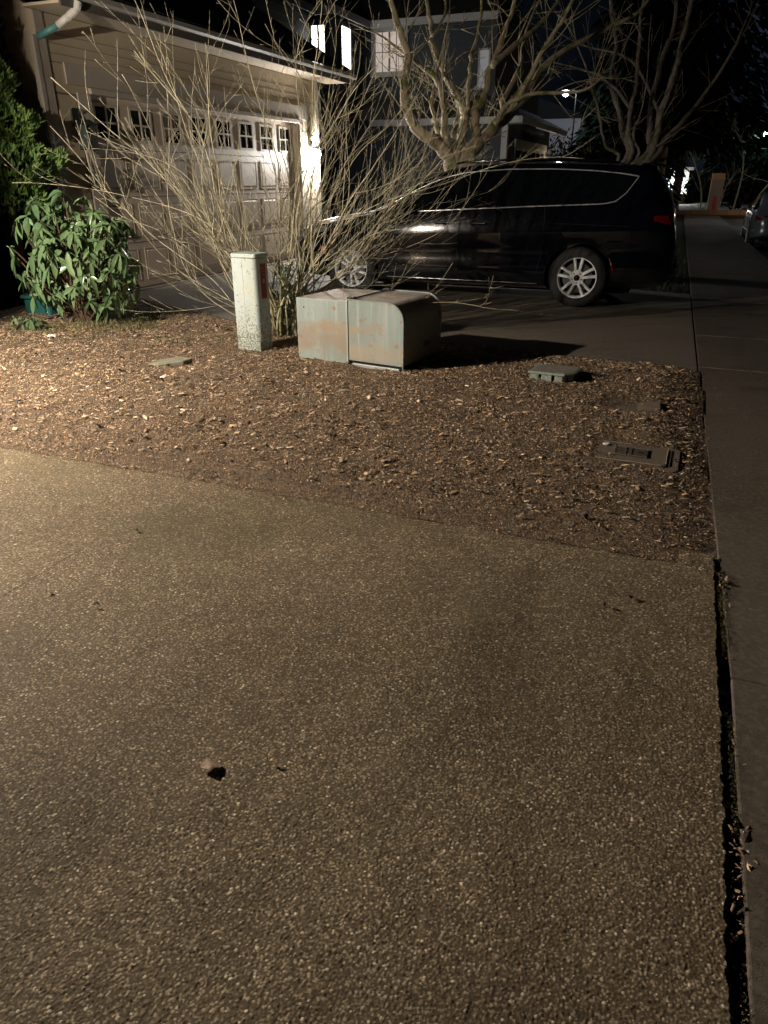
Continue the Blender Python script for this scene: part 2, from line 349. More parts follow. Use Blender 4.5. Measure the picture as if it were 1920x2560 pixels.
# ------------------------------------------------------------- utility things in the bed
def part(mb, name, mats, parent, smooth=False, bevel=0):
    o = mb.build(name, mats, None, smooth, bevel); o.parent = parent; return o
def arc(cx, cy, r, a0, a1, n): return [(cx+r*math.cos(R(a0+(a1-a0)*k/n)), cy+r*math.sin(R(a0+(a1-a0)*k/n))) for k in range(n+1)]
def rrect(x0, x1, y0, y1, r, n=4):
    return arc(x0+r, y0+r, r, 180, 270, n)+arc(x1-r, y0+r, r, 270, 360, n)+arc(x1-r, y1-r, r, 0, 90, n)+arc(x0+r, y1-r, r, 90, 180, n)
m_green = mat('weathered_green_paint', (.30, .37, .365), .5, noise=[((2.5, 2.5, .6), .4, .62, (.24, .295, .275)), ((30, 30, 1.6), .52, .68, (.38, .41, .39)), ((3.2, 3.2, 5), .54, .66, (.34, .29, .21)), ((9, 9, 14), .60, .68, (.27, .18, .11)), (60, .66, .7, (.10, .08, .06))], bump=(60, .15, .004))
def rust_band(name, zc, zw, side):
    m = m_green.copy(); m.name = name; n = m.node_tree.nodes; l = m.node_tree.links; b = n['Principled BSDF']
    src = b.inputs['Base Color'].links[0].from_socket
    g = n.new('ShaderNodeTexCoord'); sp = n.new('ShaderNodeSeparateXYZ'); l.new(g.outputs['Object'], sp.inputs[0])
    t = n.new('ShaderNodeTexNoise'); t.inputs['Scale'].default_value = 7; t.inputs['Detail'].default_value = 10; t.inputs['Roughness'].default_value = .7; l.new(g.outputs['Object'], t.inputs[0])
    def mth(op, a, v2, clamp=False):
        q = n.new('ShaderNodeMath'); q.operation = op; q.use_clamp = clamp; l.new(a, q.inputs[0])
        if hasattr(v2, 'links') or hasattr(v2, 'is_linked'): l.new(v2, q.inputs[1])
        else: q.inputs[1].default_value = v2
        return q.outputs[0]
    d = mth('ABSOLUTE', mth('SUBTRACT', sp.outputs[2], zc), 0.); d = mth('DIVIDE', d, zw)
    fac = mth('SUBTRACT', mth('MULTIPLY', t.outputs[0], 3.1), mth('ADD', d, .65)); fac = mth('MULTIPLY', fac, 1.5, True); fac = mth('MULTIPLY', fac, .72)
    mx = n.new('ShaderNodeMix'); mx.data_type = 'RGBA'; l.new(src, mx.inputs[6]); mx.inputs[7].default_value = (*side, 1); l.new(fac, mx.inputs[0])
    l.new(mx.outputs[2], b.inputs['Base Color']); return m
m_gl = rust_band('rusty_green_sill', .24, .17, (.30, .23, .165)); m_gr = rust_band('rusty_green_hood', .17, .13, (.40, .335, .245))
m_top = mat('rust_stained_top', (.38, .32, .255), .6, noise=[((1.5, 8, 4), .45, .65, (.24, .17, .12)), (9, .45, .62, (.47, .43, .37)), (50, .6, .68, (.12, .07, .04))], bump=(40, .2, .004))
m_blk = mat('black_metal', (.015, .015, .015), .4, metal=.5)
m_steel = mat('galvanised', (.42, .45, .45), .45, metal=.3)
m_dark = mat('dark_gap', (.008, .008, .008), .9)
T = empty('transformer_box', (-3.235, 5.875, .0), 'big rusty sage green utility transformer cabinet with a rounded shoulder, standing in the wood chips', 'utility box')
T.rotation_euler = (0, 0, R(-8.5))
D = .70; h = .60
# left half (sill cabinet)
mb = MB(); mb.prism([(0, -.06), (.545, -.06), (.545, h), (.0, h-.012)], 1, 0, D, 0); mb.mi[2] = 1
part(mb, 'cabinet', [m_gl, m_top], T, bevel=.006)
# right half hood with the rounded shoulder, standing proud
r = .155; sh = arc(1.115-r, h+.008-r, r, 0, 90, 10)
prof = [(.565, .085), (1.115, .085)]+sh+[(.565, h+.006)]
mb = MB(); mb.prism(prof, 1, -.004, D+.004, 0)
for i in range(6, len(prof)): mb.mi[i] = 1
hood = part(mb, 'hood', [m_gr, m_top], T, bevel=.004)
# flange round the hood's front edge
mb = MB(); fl = [(1.12, .02)]+arc(1.120-r, h+.013-r, r, 0, 90, 10)+[(.56, h+.011)]
mb.tube([(x, -.006, z) for x, z in fl], .0065, 6); part(mb, 'flange', m_gr, T)
mb = MB(); mb.tube([(x, D+.004, z) for x, z in fl], .0065, 6); part(mb, 'flange', m_gr, T)
mb = MB(); mb.box(.547, .562, -.012, D, .0, h+.004); part(mb, 'centre_seam', m_steel, T)
mb = MB(); mb.box(.55, 1.10, .012, D-.01, -.06, .075); part(mb, 'plinth', m_dark, T)
mb = MB(); mb.box(.60, 1.08, -.004, .02, .03, .062); part(mb, 'base_rail', m_steel, T, bevel=.003)
for yy in (.02, D-.07):
    mb = MB(); mb.box(.555, .615, yy, yy+.035, h+.006, h+.034); mb.box(.535, .56, yy+.005, yy+.03, h, h+.026)
    part(mb, 'hinge_bracket', m_blk, T, bevel=.003)
mb = MB(); mb.tube([(.575, .05, h+.014), (.575, D-.06, h+.014)], .006, 6); part(mb, 'hinge_rod', m_blk, T)
mb = MB(); mb.lathe([(.0, -.003), (.014, -.003), (.016, -.001), (.0155, .004)], (.085, 0, h-.09), 'y', 16); part(mb, 'bolt', m_steel, T)
mb = MB(); mb.lathe([(.0, -.0045), (.0075, -.0045), (.0075, -.002)], (.085, 0, h-.09), 'y', 12); part(mb, 'bolt_hole', m_dark, T)
m_pale = mat('pale_tag', (.32, .31, .22), .6)
mb = MB(); mb.box(1.116, 1.119, D-.055, D-.02, .40, .475); tg = part(mb, 'number_tag', m_pale, T)
mb = MB(); mb.lathe([(0, .0045), (.007, .0045), (.007, .001)], (1.116, D-.038, .456), 'x', 10); mb.lathe([(0, .0045), (.007, .0045), (.007, .001)], (1.116, D-.038, .425), 'x', 10)
o = part(mb, 'tag_hole', m_dark, tg)
m_or = mat('faded_orange_number', (.38, .2, .09), .6)
mb = MB()   # the two worn strokes of a stencilled number on the door side
mb.box(1.1155, 1.1170, .075, .083, .335, .395); mb.box(1.1155, 1.1170, .100, .108, .33, .392); mb.box(1.1155, 1.1170, .108, .118, .385, .392)
part(mb, 'stencilled_number', m_or, T)
m_rec = mat('door_recess', (.10, .12, .105), .6)
mb = MB(); mb.box(1.1152, 1.122, .38, .50, .20, .24); part(mb, 'door_latch', m_rec, T, bevel=.003)

# cable pedestal
m_ped = mat('pale_green_plastic', (.51, .585, .60), .45, noise=[(3, .45, .7, (.44, .51, .44)), ((22, 22, 26), .60, .66, (.24, .26, .20)), ((8, 8, 3), .56, .7, (.52, .55, .47)), ((80, 80, 90), .64, .68, (.16, .17, .13))], bump=(60, .08, .003))
# grime on the lower part only: real algae stains
def stained(base, name, z0, z1, c):
    m = base.copy(); m.name = name; n = m.node_tree.nodes; l = m.node_tree.links; b = n['Principled BSDF']; src = b.inputs['Base Color'].links[0].from_socket
    g = n.new('ShaderNodeTexCoord'); sp = n.new('ShaderNodeSeparateXYZ'); l.new(g.outputs['Object'], sp.inputs[0])
    mr_ = n.new('ShaderNodeMapRange'); mr_.inputs[1].default_value = z0; mr_.inputs[2].default_value = z1; mr_.inputs[3].default_value = .17; mr_.inputs[4].default_value = -.05; l.new(sp.outputs[2], mr_.inputs[0])
    t = n.new('ShaderNodeTexNoise'); t.inputs['Scale'].default_value = 70; t.inputs['Detail'].default_value = 4; l.new(g.outputs['Object'], t.inputs[0])
    a = n.new('ShaderNodeMath'); a.operation = 'ADD'; l.new(t.outputs[0], a.inputs[0]); l.new(mr_.outputs[0], a.inputs[1])
    r_ = n.new('ShaderNodeMapRange'); r_.inputs[1].default_value = .60; r_.inputs[2].default_value = .68; l.new(a.outputs[0], r_.inputs[0])
    mx = n.new('ShaderNodeMix'); mx.data_type = 'RGBA'; l.new(src, mx.inputs[6]); mx.inputs[7].default_value = (*c, 1); l.new(r_.outputs[0], mx.inputs[0]); l.new(mx.outputs[2], b.inputs['Base Color']); return m
m_ped = stained(m_ped, 'algae_spotted_plastic', .1, .55, (.2, .2, .14))
P = empty('cable_pedestal', (-3.955, 5.97, 0), 'tall pale green cable pedestal with a dark red warning strip, left of the rusty transformer', 'utility post')
P.rotation_euler = (0, R(0), R(-4))
mb = MB(); mb.prism([(0, 0), (.27, 0), (.262, .2), (.01, .2)], 2, -.06, .16); part(mb, 'base', m_ped, P, bevel=.01)
mb = MB(); mb.prism([(0, 0), (.125, -.002), (.125, .2), (.008, .2)], 2, .162, .895); part(mb, 'back_shell', m_ped, P, bevel=.008)
mb = MB(); mb.prism([(.128, .2), (.128, -.008)]+arc(.235, .037, .045, 270, 360, 6)+[(.279, .17)]+arc(.249, .175, .03, 0, 90, 4), 2, .135, .893); part(mb, 'front_cover', m_ped, P, bevel=.004)
mb = MB(); mb.prism(rrect(-.004, .284, -.012, .21, .03), 2, .897, .935); part(mb, 'cap', m_ped, P, bevel=.008)
m_red = mat('faded_red_label', (.30, .035, .03), .55, noise=[(18, .45, .6, (.22, .04, .03))])
mb = MB(); mb.box(.2792, .2812, .06, .145, .53, .845); lb = part(mb, 'warning_label', m_red, P)
m_lp = mat('label_print', (.33, .16, .14), .6)
mb = MB(); mb.box(.2813, .2822, .075, .13, .80, .808); mb.box(.2813, .2822, .075, .13, .77, .777); mb.box(.2813, .2822, .075, .082, .77, .83)
mb.box(.2813, .2822, .075, .13, .745, .752); part(mb, 'label_print', m_lp, lb)
mb = MB(); mb.lathe([(0, .0026), (.022, .0026), (.022, .001)], (.2802, .105, .69), 'x', 16); part(mb, 'label_emblem', mat('label_grey', (.3, .33, .3), .6), lb)
for z in (.875-.02, .56, .5):
    mb = MB(); mb.lathe([(0, -.006), (.006, -.006), (.006, 0)], (.045, .001, z), 'y', 10); part(mb, 'screw', m_steel, P)
mb = MB()
mb.lathe([(0, -.01), (.005, -.01), (.005, 0)], (.145, -.006, .21), 'y', 8); part(mb, 'screw', m_steel, P)

# raised green valve box
m_vg = mat('green_plastic_lid', (.27, .36, .31), .5, noise=[(6, .45, .65, (.30, .31, .27)), (50, .55, .66, (.16, .17, .14))], bump=(120, .3, .002))
m_vt = mat('lid_top_grime', (.21, .20, .165), .7, noise=[(14, .45, .62, (.29, .28, .24)), (70, .5, .64, (.13, .12, .1))], bump=(160, .5, .002))
B = empty('valve_box', (-1.08, 5.86, .018), 'small square green valve box raised above the chips with slots in its side', 'valve box'); B.rotation_euler = (R(-2), 0, R(-4))
mb = MB(); mb.prism([(0, 0), (.30, 0), (.37, .09), (.37, .36), (0, .36)], 2, .082, .098); part(mb, 'lid', m_vg, B, bevel=.004)
mb = MB(); mb.prism([(.018, .016), (.293, .016), (.352, .094), (.352, .342), (.018, .342)], 2, .0985, .1015); part(mb, 'lid_panel', m_vt, B)
mb = MB(); mb.box(.03, .32, .05, .33, -.05, .078); part(mb, 'inner_wall', m_dark, B)
for a, b_ in ((.012, .085), (.108, .195), (.218, .285)):
    mb = MB(); mb.box(a, b_, .014, .04, -.05, .0805); part(mb, 'side_rib', m_vg, B, bevel=.005)
mb = MB(); mb.prism([(.286, .016), (.352, .1), (.352, .33), (.335, .33), (.335, .108), (.275, .03)], 2, -.05, .0805); part(mb, 'side_wall', m_vg, B, bevel=.004)

# water meter cover, flush
m_mt = mat('dusty_plastic_cover', (.15, .115, .085), .75, noise=[(9, .45, .62, (.15, .12, .095)), (90, .52, .64, (.19, .15, .115))], bump=(200, .5, .002))
Mx = empty('meter_cover', (-.355, 4.205, -.006), 'flat brown meter cover with a white disc and dark reading window, beside the sidewalk', 'meter cover'); Mx.rotation_euler = (R(.5), 0, R(-1))
mb = MB(); mb.prism(rrect(-.02, .50, -.02, .40, .05), 2, -.03, .024); part(mb, 'frame', m_mt, Mx, bevel=.006)
mb = MB(); mb.prism(rrect(.02, .43, .025, .36, .03), 2, .0245, .030); ld = part(mb, 'lid', m_mt, Mx, bevel=.003)
mb = MB()
mb.tube([(.025, .045, .036), (.025, .03, .036), (.40, .03, .036), (.425, .055, .036), (.425, .34, .036)], .0032, 6); mb.tube([(.03, .345, .036), (.2, .35, .036)], .0025, 6)
part(mb, 'raised_rim', mat('worn_rim', (.34, .28, .22), .6), ld)
mb = MB(); mb.box(.125, .305, .14, .27, .0305, .0365); wn = part(mb, 'reading_window', mat('grey_window', (.09, .08, .068), .35), Mx, bevel=.001)
mb = MB(); mb.tube([(.12, .135, .037), (.31, .135, .037), (.31, .275, .037), (.12, .275, .037), (.12, .135, .037)], .004, 5); mb.box(.18, .186, .14, .27, .0366, .041); mb.box(.215, .219, .14, .27, .0366, .041)
part(mb, 'window_frame', m_mt, wn)
mb = MB(); mb.box(.255, .29, .19, .21, .0366, .0385); part(mb, 'window_slot', m_dark, wn)
mb = MB(); mb.lathe([(0, .006), (.019, .006), (.022, .003), (.022, 0)], (.055, .295, .034), 'z', 20); part(mb, 'white_disc', mat('white_plastic', (.8, .8, .77), .4), Mx)
# half buried brown cover with a lifted end
Bc = empty('buried_cover', (-.43, 5.35, .0), 'half buried brown cover with one end lifted, behind the meter cover', 'valve cover'); Bc.rotation_euler = (0, 0, R(3))
mb = MB(); mb.prism(rrect(0, .27, 0, .22, .02), 2, -.02, .022); part(mb, 'lid', m_mt, Bc, bevel=.004)
mb = MB(); mb.prism([(.26, -.02), (.42, -.02), (.42, .052), (.30, .034), (.26, .022)], 1, .01, .2); part(mb, 'lifted_end', m_mt, Bc, bevel=.006)
mb = MB(); mb.box(.08, .2, .10, .107, .0215, .025); mb.box(.08, .086, .07, .10, .0215, .025); part(mb, 'lid_groove', m_dark, Bc)
# thin stone
m_stone = mat('grey_stone', (.25, .23, .18), .85, noise=[(8, .4, .62, (.17, .18, .10)), (60, .5, .65, (.33, .3, .25))], bump=(40, .6, .01))
mb = MB(); pts = [(0, .02), (.13, 0), (.32, .10), (.36, .20), (.2, .27), (.04, .17)]; mb.prism(pts, 2, 0, .045)
o = mb.build('paver_stone', m_stone, bevel=.01); o.location = (-4.38, 5.12, -.003); o.rotation_euler = (R(3), R(-4), R(8)); tag(o, 'flat mossy paver stone sunk in the wood chips, left of the cable pedestal', 'paver')
# rocks
def rock(loc, s, label, seed, m, name='rock', group=None):
    import bmesh
    bm = bmesh.new(); bmesh.ops.create_icosphere(bm, subdivisions=3, radius=1); rr = random.Random(seed)
    off = [Vector((rr.uniform(-1, 1), rr.uniform(-1, 1), rr.uniform(-1, 1))).normalized() for _ in range(9)]; am = [rr.uniform(.6, .95) for _ in range(9)]
    for v in bm.verts:
        for n_, a in zip(off, am):
            d = v.co.dot(n_)
            if d > a: v.co -= n_*(d-a)
    me = bpy.data.meshes.new(name); bm.to_mesh(me); bm.free(); me.materials.append(m)
    o = bpy.data.objects.new(name, me); col.objects.link(o); o.location = loc; o.scale = s; return tag(o, label, 'rock', group)
rock((-5.05, 9.15, .06), (.22, .18, .15), 'grey boulder behind the bare shrub by the front wheel', 3, m_stone)
rock((-4.75, 8.6, .03), (.12, .1, .09), 'smaller grey rock on the neighbour driveway under the bare shrub', 5, m_stone)
# litter
m_leaf = mat('dead_leaf', (.36, .25, .19), .7, noise=[(60, .45, .6, (.17, .10, .06)), (200, .5, .6, (.33, .24, .17))])
m_leafd = mat('dark_leaf', (.03, .022, .018), .6)
m_leafy = mat('yellow_leaf', (.55, .37, .14), .6)
def leaf(loc, L, rot, m, label, curl=.5, name='dead_leaf', group=None, wid=.5, seed=0):
    rr = random.Random(seed); mb = MB(); n = 9; rows = []
    for i in range(n+1):
        t = i/n; wv = math.sin(math.pi*min(1, t*.96+.02))**.75*wid*L*.5*(1+.25*rr.uniform(-1, 1)); zz = L*curl*(.42*math.sin(math.pi*t)+.12*math.sin(t*9+seed))
        rows.append([(L*(t-.5), -wv, zz+wv*curl*1.1), (L*(t-.5), -wv*.45, zz+wv*.12), (L*(t-.5), 0, zz-.02*L), (L*(t-.5), wv*.5, zz+wv*.2), (L*(t-.5), wv, zz+wv*curl*.7*(1+.5*math.sin(t*7)))])
    for sgn, off in ((1, 0), (-1, -.0012)):
        i0 = len(mb.v)
        for rw in rows: mb.v += [(x, y, z+off) for x, y, z in rw]
        for i in range(n):
            for j in range(4):
                a = i0+i*5+j; f = (a, a+1, a+6, a+5); mb.f.append(f if sgn > 0 else f[::-1]); mb.mi.append(0)
    mb.tube([(-L*.5, 0, 0), (-L*.68, .01, .004)], .0012, 4)
    o = mb.build(name, m, smooth=True); o.location = loc; o.rotation_euler = rot; return tag(o, label, 'leaf', group)
leaf((-1.055, 1.262, .008), .058, (R(-6), R(4), R(35)), m_leaf, 'curled pinkish brown dead leaf lying alone on the pebbled driveway', .14, wid=.8, seed=3)
leaf((-.893, 1.345, .009), .026, (R(5), 0, R(10)), m_leafy, 'small yellow leaf fragment on the driveway, right of the curled leaf', .3, wid=.35, seed=5)
leaf((-3.33, 3.80, .05), .085, (R(10), R(8), R(-35)), mat('pale_chip', (.7, .62, .48), .7), 'long pale bark sliver on the wood chips at the left', .15, 'bark_sliver', wid=.28, seed=6)
leaf((-6.0, 5.63, .06), .11, (R(15), 0, R(20)), mat('white_paper', (.78, .76, .76), .7), 'crumpled white scrap of paper on the chips near the rhododendron', .5, 'paper_scrap', wid=.6, seed=7)
for k, (x, y) in enumerate([(-2.282, 2.424), (-1.976, 1.82), (-.088, 2.583), (0.0, 2.681)]):
    leaf((x, y, .008), .022, (R(10), 0, R(40*k)), m_leafd, 'tiny dark leaf crumb on the pebbled driveway', .6, group='dark leaf crumbs on the driveway', wid=.8, seed=20+k)
leaf((-2.244, 1.831, .008), .026, (R(8), 0, R(130)), m_leaf, 'small brown leaf crumb at the left side of the pebbled driveway', .5, wid=.5, seed=31)
rl = random.Random(12)
for k in range(34):
    x = rl.uniform(-6.6, .1); y = rl.uniform(3.3, 6.9)
    if -3.6 < x < -1.9 and y > 5.6 or -.4 < x < .2 and 4 < y < 4.7: continue
    z = float(bed_h(np.array([x]), np.array([y]))[0])
    leaf((x, y, z+.014), rl.uniform(.035, .075), (R(rl.uniform(-25, 25)), R(rl.uniform(-25, 25)), rl.uniform(0, 6.28)), m_leafd if rl.random() < .7 else m_leaf, 'withered dark leaf among the wood chips', rl.uniform(.2, .7), group='withered leaves scattered over the planting bed', wid=rl.uniform(.5, .9), seed=100+k)
leaf((.385, 1.58, -.02), .075, (R(25), R(-20), R(75)), mat('pink_bark', (.5, .28, .2), .6), 'reddish bark strip stuck in the dark slot beside the driveway', .3, 'bark_strip', wid=.3, seed=41)
leaf((.40, .98, -.015), .045, (R(20), R(-20), R(100)), m_leafy, 'tan leaf piece at the near end of the dark slot', .4, wid=.35, seed=42)
# ------------------------------------------------------------- lamps' glow materials
def bulb(parent, loc, r, strength, colr, name='bulb'):
    import bmesh
    bm = bmesh.new(); bmesh.ops.create_icosphere(bm, subdivisions=2, radius=r); me = bpy.data.meshes.new(name); bm.to_mesh(me); bm.free()
    me.materials.append(mat('glow_%s_%d' % (name, strength), colr, emit=colr, es=strength))
    o = bpy.data.objects.new(name, me); col.objects.link(o); o.parent = parent; o.location = loc; return o
m_lant = mat('dark_bronze', (.02, .022, .02), .45, metal=.4)
m_lglass = mat('lantern_glass', (.05, .065, .062), .15, coat=.5)
def lantern(loc, label, lit=None, s=1., glass=True):
    E_ = empty('wall_lantern', loc, label, 'wall lamp')
    mb = MB(); mb.box(-.0, .02, -.055*s, .055*s, -.02*s, .16*s); part(mb, 'back_plate', m_lant, E_, bevel=.006)
    mb = MB(); mb.tube([(.02, 0, .08*s), (.06*s, 0, .15*s), (.12*s, 0, .13*s), (.13*s, 0, .04*s)], .009*s, 8); part(mb, 'arm', m_lant, E_, smooth=True)
    mb = MB(); cx = .13*s; a, b_ = .085*s, .03*s
    mb.v += [(cx-a, -a, -.0), (cx+a, -a, 0), (cx+a, a, 0), (cx-a, a, 0), (cx-b_, -b_, .05*s), (cx+b_, -b_, .05*s), (cx+b_, b_, .05*s), (cx-b_, b_, .05*s)]
    mb.f += [(0, 1, 5, 4), (1, 2, 6, 5), (2, 3, 7, 6), (3, 0, 4, 7), (4, 5, 6, 7), (3, 2, 1, 0)]; mb.mi += [0]*6
    part(mb, 'roof', m_lant, E_)
    mb = MB(); q = .062*s; z0 = -.22*s
    for x, y in ((-q, -q), (q, -q), (q, q), (-q, q)) if glass else ((-q, -q), (-q, q)): mb.box(cx+x-.005, cx+x+.005, y-.005, y+.005, z0, -.002)
    if not glass: mb.box(cx-q-.005, cx-q+.005, -q+.005, q-.005, -.014, -.002)
    if glass: mb.box(cx-q-.008, cx+q+.008, -q-.008, q+.008, z0-.014, z0)
    part(mb, 'cage', m_lant, E_)
    if glass:
        mb = MB(); mb.box(cx-q+.008, cx+q-.008, -q+.008, q-.008, z0+.004, -.006); part(mb, 'glass', m_lglass, E_)
    if lit: bulb(E_, (cx, 0, -.12*s), *lit)
    return E_
# ------------------------------------------------------------- neighbour's garage
m_wall = mat('taupe_siding', (.43, .355, .255), .8, noise=[(1.2, .4, .65, (.38, .315, .225)), (40, .5, .7, (.45, .375, .275))], bump=(80, .25, .004))
m_trim = mat('taupe_trim', (.36, .315, .265), .65, noise=[(3, .4, .7, (.32, .28, .235))])
m_door = mat('garage_door_paint', (.46, .385, .31), .55, noise=[(2, .4, .7, (.42, .35, .28))])
m_white = mat('white_trim', (.50, .48, .44), .5)
m_roof = mat('dark_shingle', (.02, .02, .021), .9, noise=[(12, .4, .6, (.035, .033, .03))], bump=(30, 1, .03))
m_pane = mat('dark_pane', (.006, .007, .008), .08, coat=.3)
X0 = -8.0
G = empty('garage_house', (X0, 8.17, -.03), 'taupe garage with panelled door and small windows, behind the bare shrub', 'garage')
mb = MB()
zt = 3.46
mb.box(X0-.16, X0, 8.17, 8.99, -.03, zt); mb.box(X0-.16, X0, 14.99, 15.93, -.03, zt); mb.box(X0-.16, X0, 8.99, 14.99, 2.63, zt)
mb.box(X0-7, X0-.16, 8.17, 8.33, -.03, zt); mb.box(X0-7, X0-.16, 15.77, 15.93, -.03, zt)
mb.box(X0-7, X0-6.84, 8.33, 15.77, -.03, zt)
wall = mb.build('wall', m_wall, G)
mb = MB(); mb.box(X0-6.8, X0-.3, 8.4, 15.7, 2.9, 2.95); mb.build('ceiling', m_dark, G)
mb = MB(); mb.box(X0+.0, X0+.022, 8.17, 8.32, .0, zt); mb.build('corner_board', m_trim, G, bevel=.004)
mb = MB(); mb.box(X0, X0+.022, 15.80, 15.93, .0, zt); mb.build('corner_board', m_trim, G, bevel=.004)
# casing and header
mb = MB(); mb.box(X0, X0+.03, 8.72, 8.96, -.02, 2.62); mb.build('door_casing', m_trim, G, bevel=.006)
mb = MB(); mb.box(X0, X0+.03, 15.02, 15.24, -.02, 2.62); mb.build('door_casing', m_trim, G, bevel=.006)
mb = MB(); mb.box(X0, X0+.026, 8.56, 15.40, 2.70, 2.95); mb.box(X0, X0+.05, 8.96, 15.02, 2.62, 2.69); mb.build('door_header', m_trim, G, bevel=.006)
mb = MB()  # panel joints of the wall cladding
mb.box(X0, X0+.004, 8.33, 8.70, 2.575, 2.595); mb.box(X0, X0+.004, 8.33, 8.55, 2.93, 2.94); mb.box(X0, X0+.004, 8.695, 8.712, 0, 2.59)
for k in range(4): mb.box(X0, X0+.004, 15.25, 15.79, .55+.62*k, .56+.62*k)
for k in range(3): mb.box(X0, X0+.004, 8.33, 15.79, 3.03+.11*k, 3.036+.11*k)
mb.build('cladding_joint', mat('joint_brown', (.12, .10, .075), .8), G)
# door in four sections
xd = X0-.12
mb = MB(); mb.box(xd-.05, xd, 8.99, 14.99, -.02, 2.63); door = mb.build('garage_door', m_door, G)
mb = MB()
for k in range(1, 4): mb.box(xd, xd+.003, 8.99, 14.99, .655*k-.006, .655*k+.006)
j = mb.build('section_joint', mat('joint_brown', (.12, .10, .075), .8), door); j.location = (0, 0, 0)
j.parent = door
def kid(mb, name, m, par, bevel=0):
    o = mb.build(name, m, None, bevel=bevel); o.parent = par
    o.location = -Vector(G.location)-Vector(par.location) if par is not G else -Vector(G.location); return o
j.location = (0, 0, 0)
mb = MB(); pitch = 6.0/8
for c in range(8):
    for r_ in range(3):
        y0 = 8.99+c*pitch+.075; y1 = y0+pitch-.15; z0 = .655*r_+.085; z1 = z0+.655-.17
        for (a, b_, c0, c1) in ((y0, y1, z0, z0+.02), (y0, y1, z1-.02, z1), (y0, y0+.02, z0+.02, z1-.02), (y1-.02, y1, z0+.02, z1-.02)):
            mb.box(xd+.0005, xd+.014, a, b_, c0, c1)
        mb.prism([(0, 0), (1, 0), (1, 1), (0, 1)], 0, 0, 0, caps=False); del mb.f[-4:], mb.mi[-4:], mb.v[-8:]
        i = len(mb.v); q = .055
        mb.v += [(xd+.0008, y0+.03, z0+.03), (xd+.0008, y1-.03, z0+.03), (xd+.0008, y1-.03, z1-.03), (xd+.0008, y0+.03, z1-.03), (xd+.013, y0+q, z0+q), (xd+.013, y1-q, z0+q), (xd+.013, y1-q, z1-q), (xd+.013, y0+q, z1-q)]
        for f in ((0, 1, 5, 4), (1, 2, 6, 5), (2, 3, 7, 6), (3, 0, 4, 7), (4, 5, 6, 7)): mb.f.append(tuple(i+k for k in f)); mb.mi.append(0)
mp_ = mb.build('raised_panel', m_door, None); mp_.parent = door
for c in range(8):
    y0 = 8.99+c*pitch+.16; y1 = y0+.43; z0, z1 = 2.10, 2.50
    mb = MB()
    for (a, b_, c0, c1) in ((y0-.04, y1+.04, z0-.04, z0), (y0-.04, y1+.04, z1, z1+.04), (y0-.04, y0, z0, z1), (y1, y1+.04, z0, z1), ((y0+y1)/2-.014, (y0+y1)/2+.014, z0, z1)):
        mb.box(xd+.0005, xd+.02, a, b_, c0, c1)
    zc = (z0+z1)/2; mb.box(xd+.0005, xd+.02, y0, (y0+y1)/2-.014, zc-.014, zc+.014); mb.box(xd+.0005, xd+.02, (y0+y1)/2+.014, y1, zc-.014, zc+.014)
    f = mb.build('window', m_trim, None, bevel=.003); f.parent = door
    mb = MB(); mb.box(xd+.0006, xd+.005, y0, y1, z0, z1); g_ = mb.build('pane', m_pane, None); g_.parent = f
# children of door carry world coordinates: door sits at -G
# eave, fascia, gutter, roof
zs = 3.47
m_fas = mat('brown_fascia', (.10, .09, .078), .6)
mb = MB(); mb.box(X0-.02, -7.42, 8.06, 16.46, zs, zs+.03); mb.build('soffit', m_wall, G)
mb = MB(); mb.box(-7.42, -7.39, 8.04, 16.5, zs-.03, zs+.15); mb.build('fascia', m_fas, G)
m_gut = mat('dull_gutter', (.26, .25, .23), .45)
mb = MB(); gp = [(-7.388, zs+.06), (-7.34, zs+.06), (-7.31, zs+.09), (-7.30, zs+.145), (-7.31, zs+.145), (-7.322, zs+.10), (-7.345, zs+.075), (-7.388, zs+.075)]
mb.prism(gp, 1, 8.03, 16.54); mb.build('gutter', m_gut, G)
mb = MB(); sl = .565; xr = -11.6
def rz(x): return zs+.16+(-7.34-x)*sl
mb.prism([(-7.34, rz(-7.34)), (-7.34, rz(-7.34)+.03), (xr, rz(xr)+.03), (-15.6, rz(-7.34)+.03-.2), (-15.6, rz(-7.34)-.2), (xr, rz(xr))], 1, 8.03, 16.52); mb.build('roof', m_roof, G)
mb = MB(); mb.prism([(-7.40, zs-.03), (-7.37, zs+.155), (xr, rz(xr)-.004), (xr, rz(xr)-.2)], 1, 16.46, 16.53); mb.build('rake_board', m_trim, G)
mb = MB(); mb.prism([(-8.02, zt), (-14.9, zt), (xr, rz(xr)-.12)], 1, 8.2, 8.3); mb.build('gable_wall', m_wall, G)
mb = MB(); mb.prism([(-8.02, zt), (-14.9, zt), (xr, rz(xr)-.12)], 1, 15.8, 15.9); mb.build('gable_wall', m_wall, G)
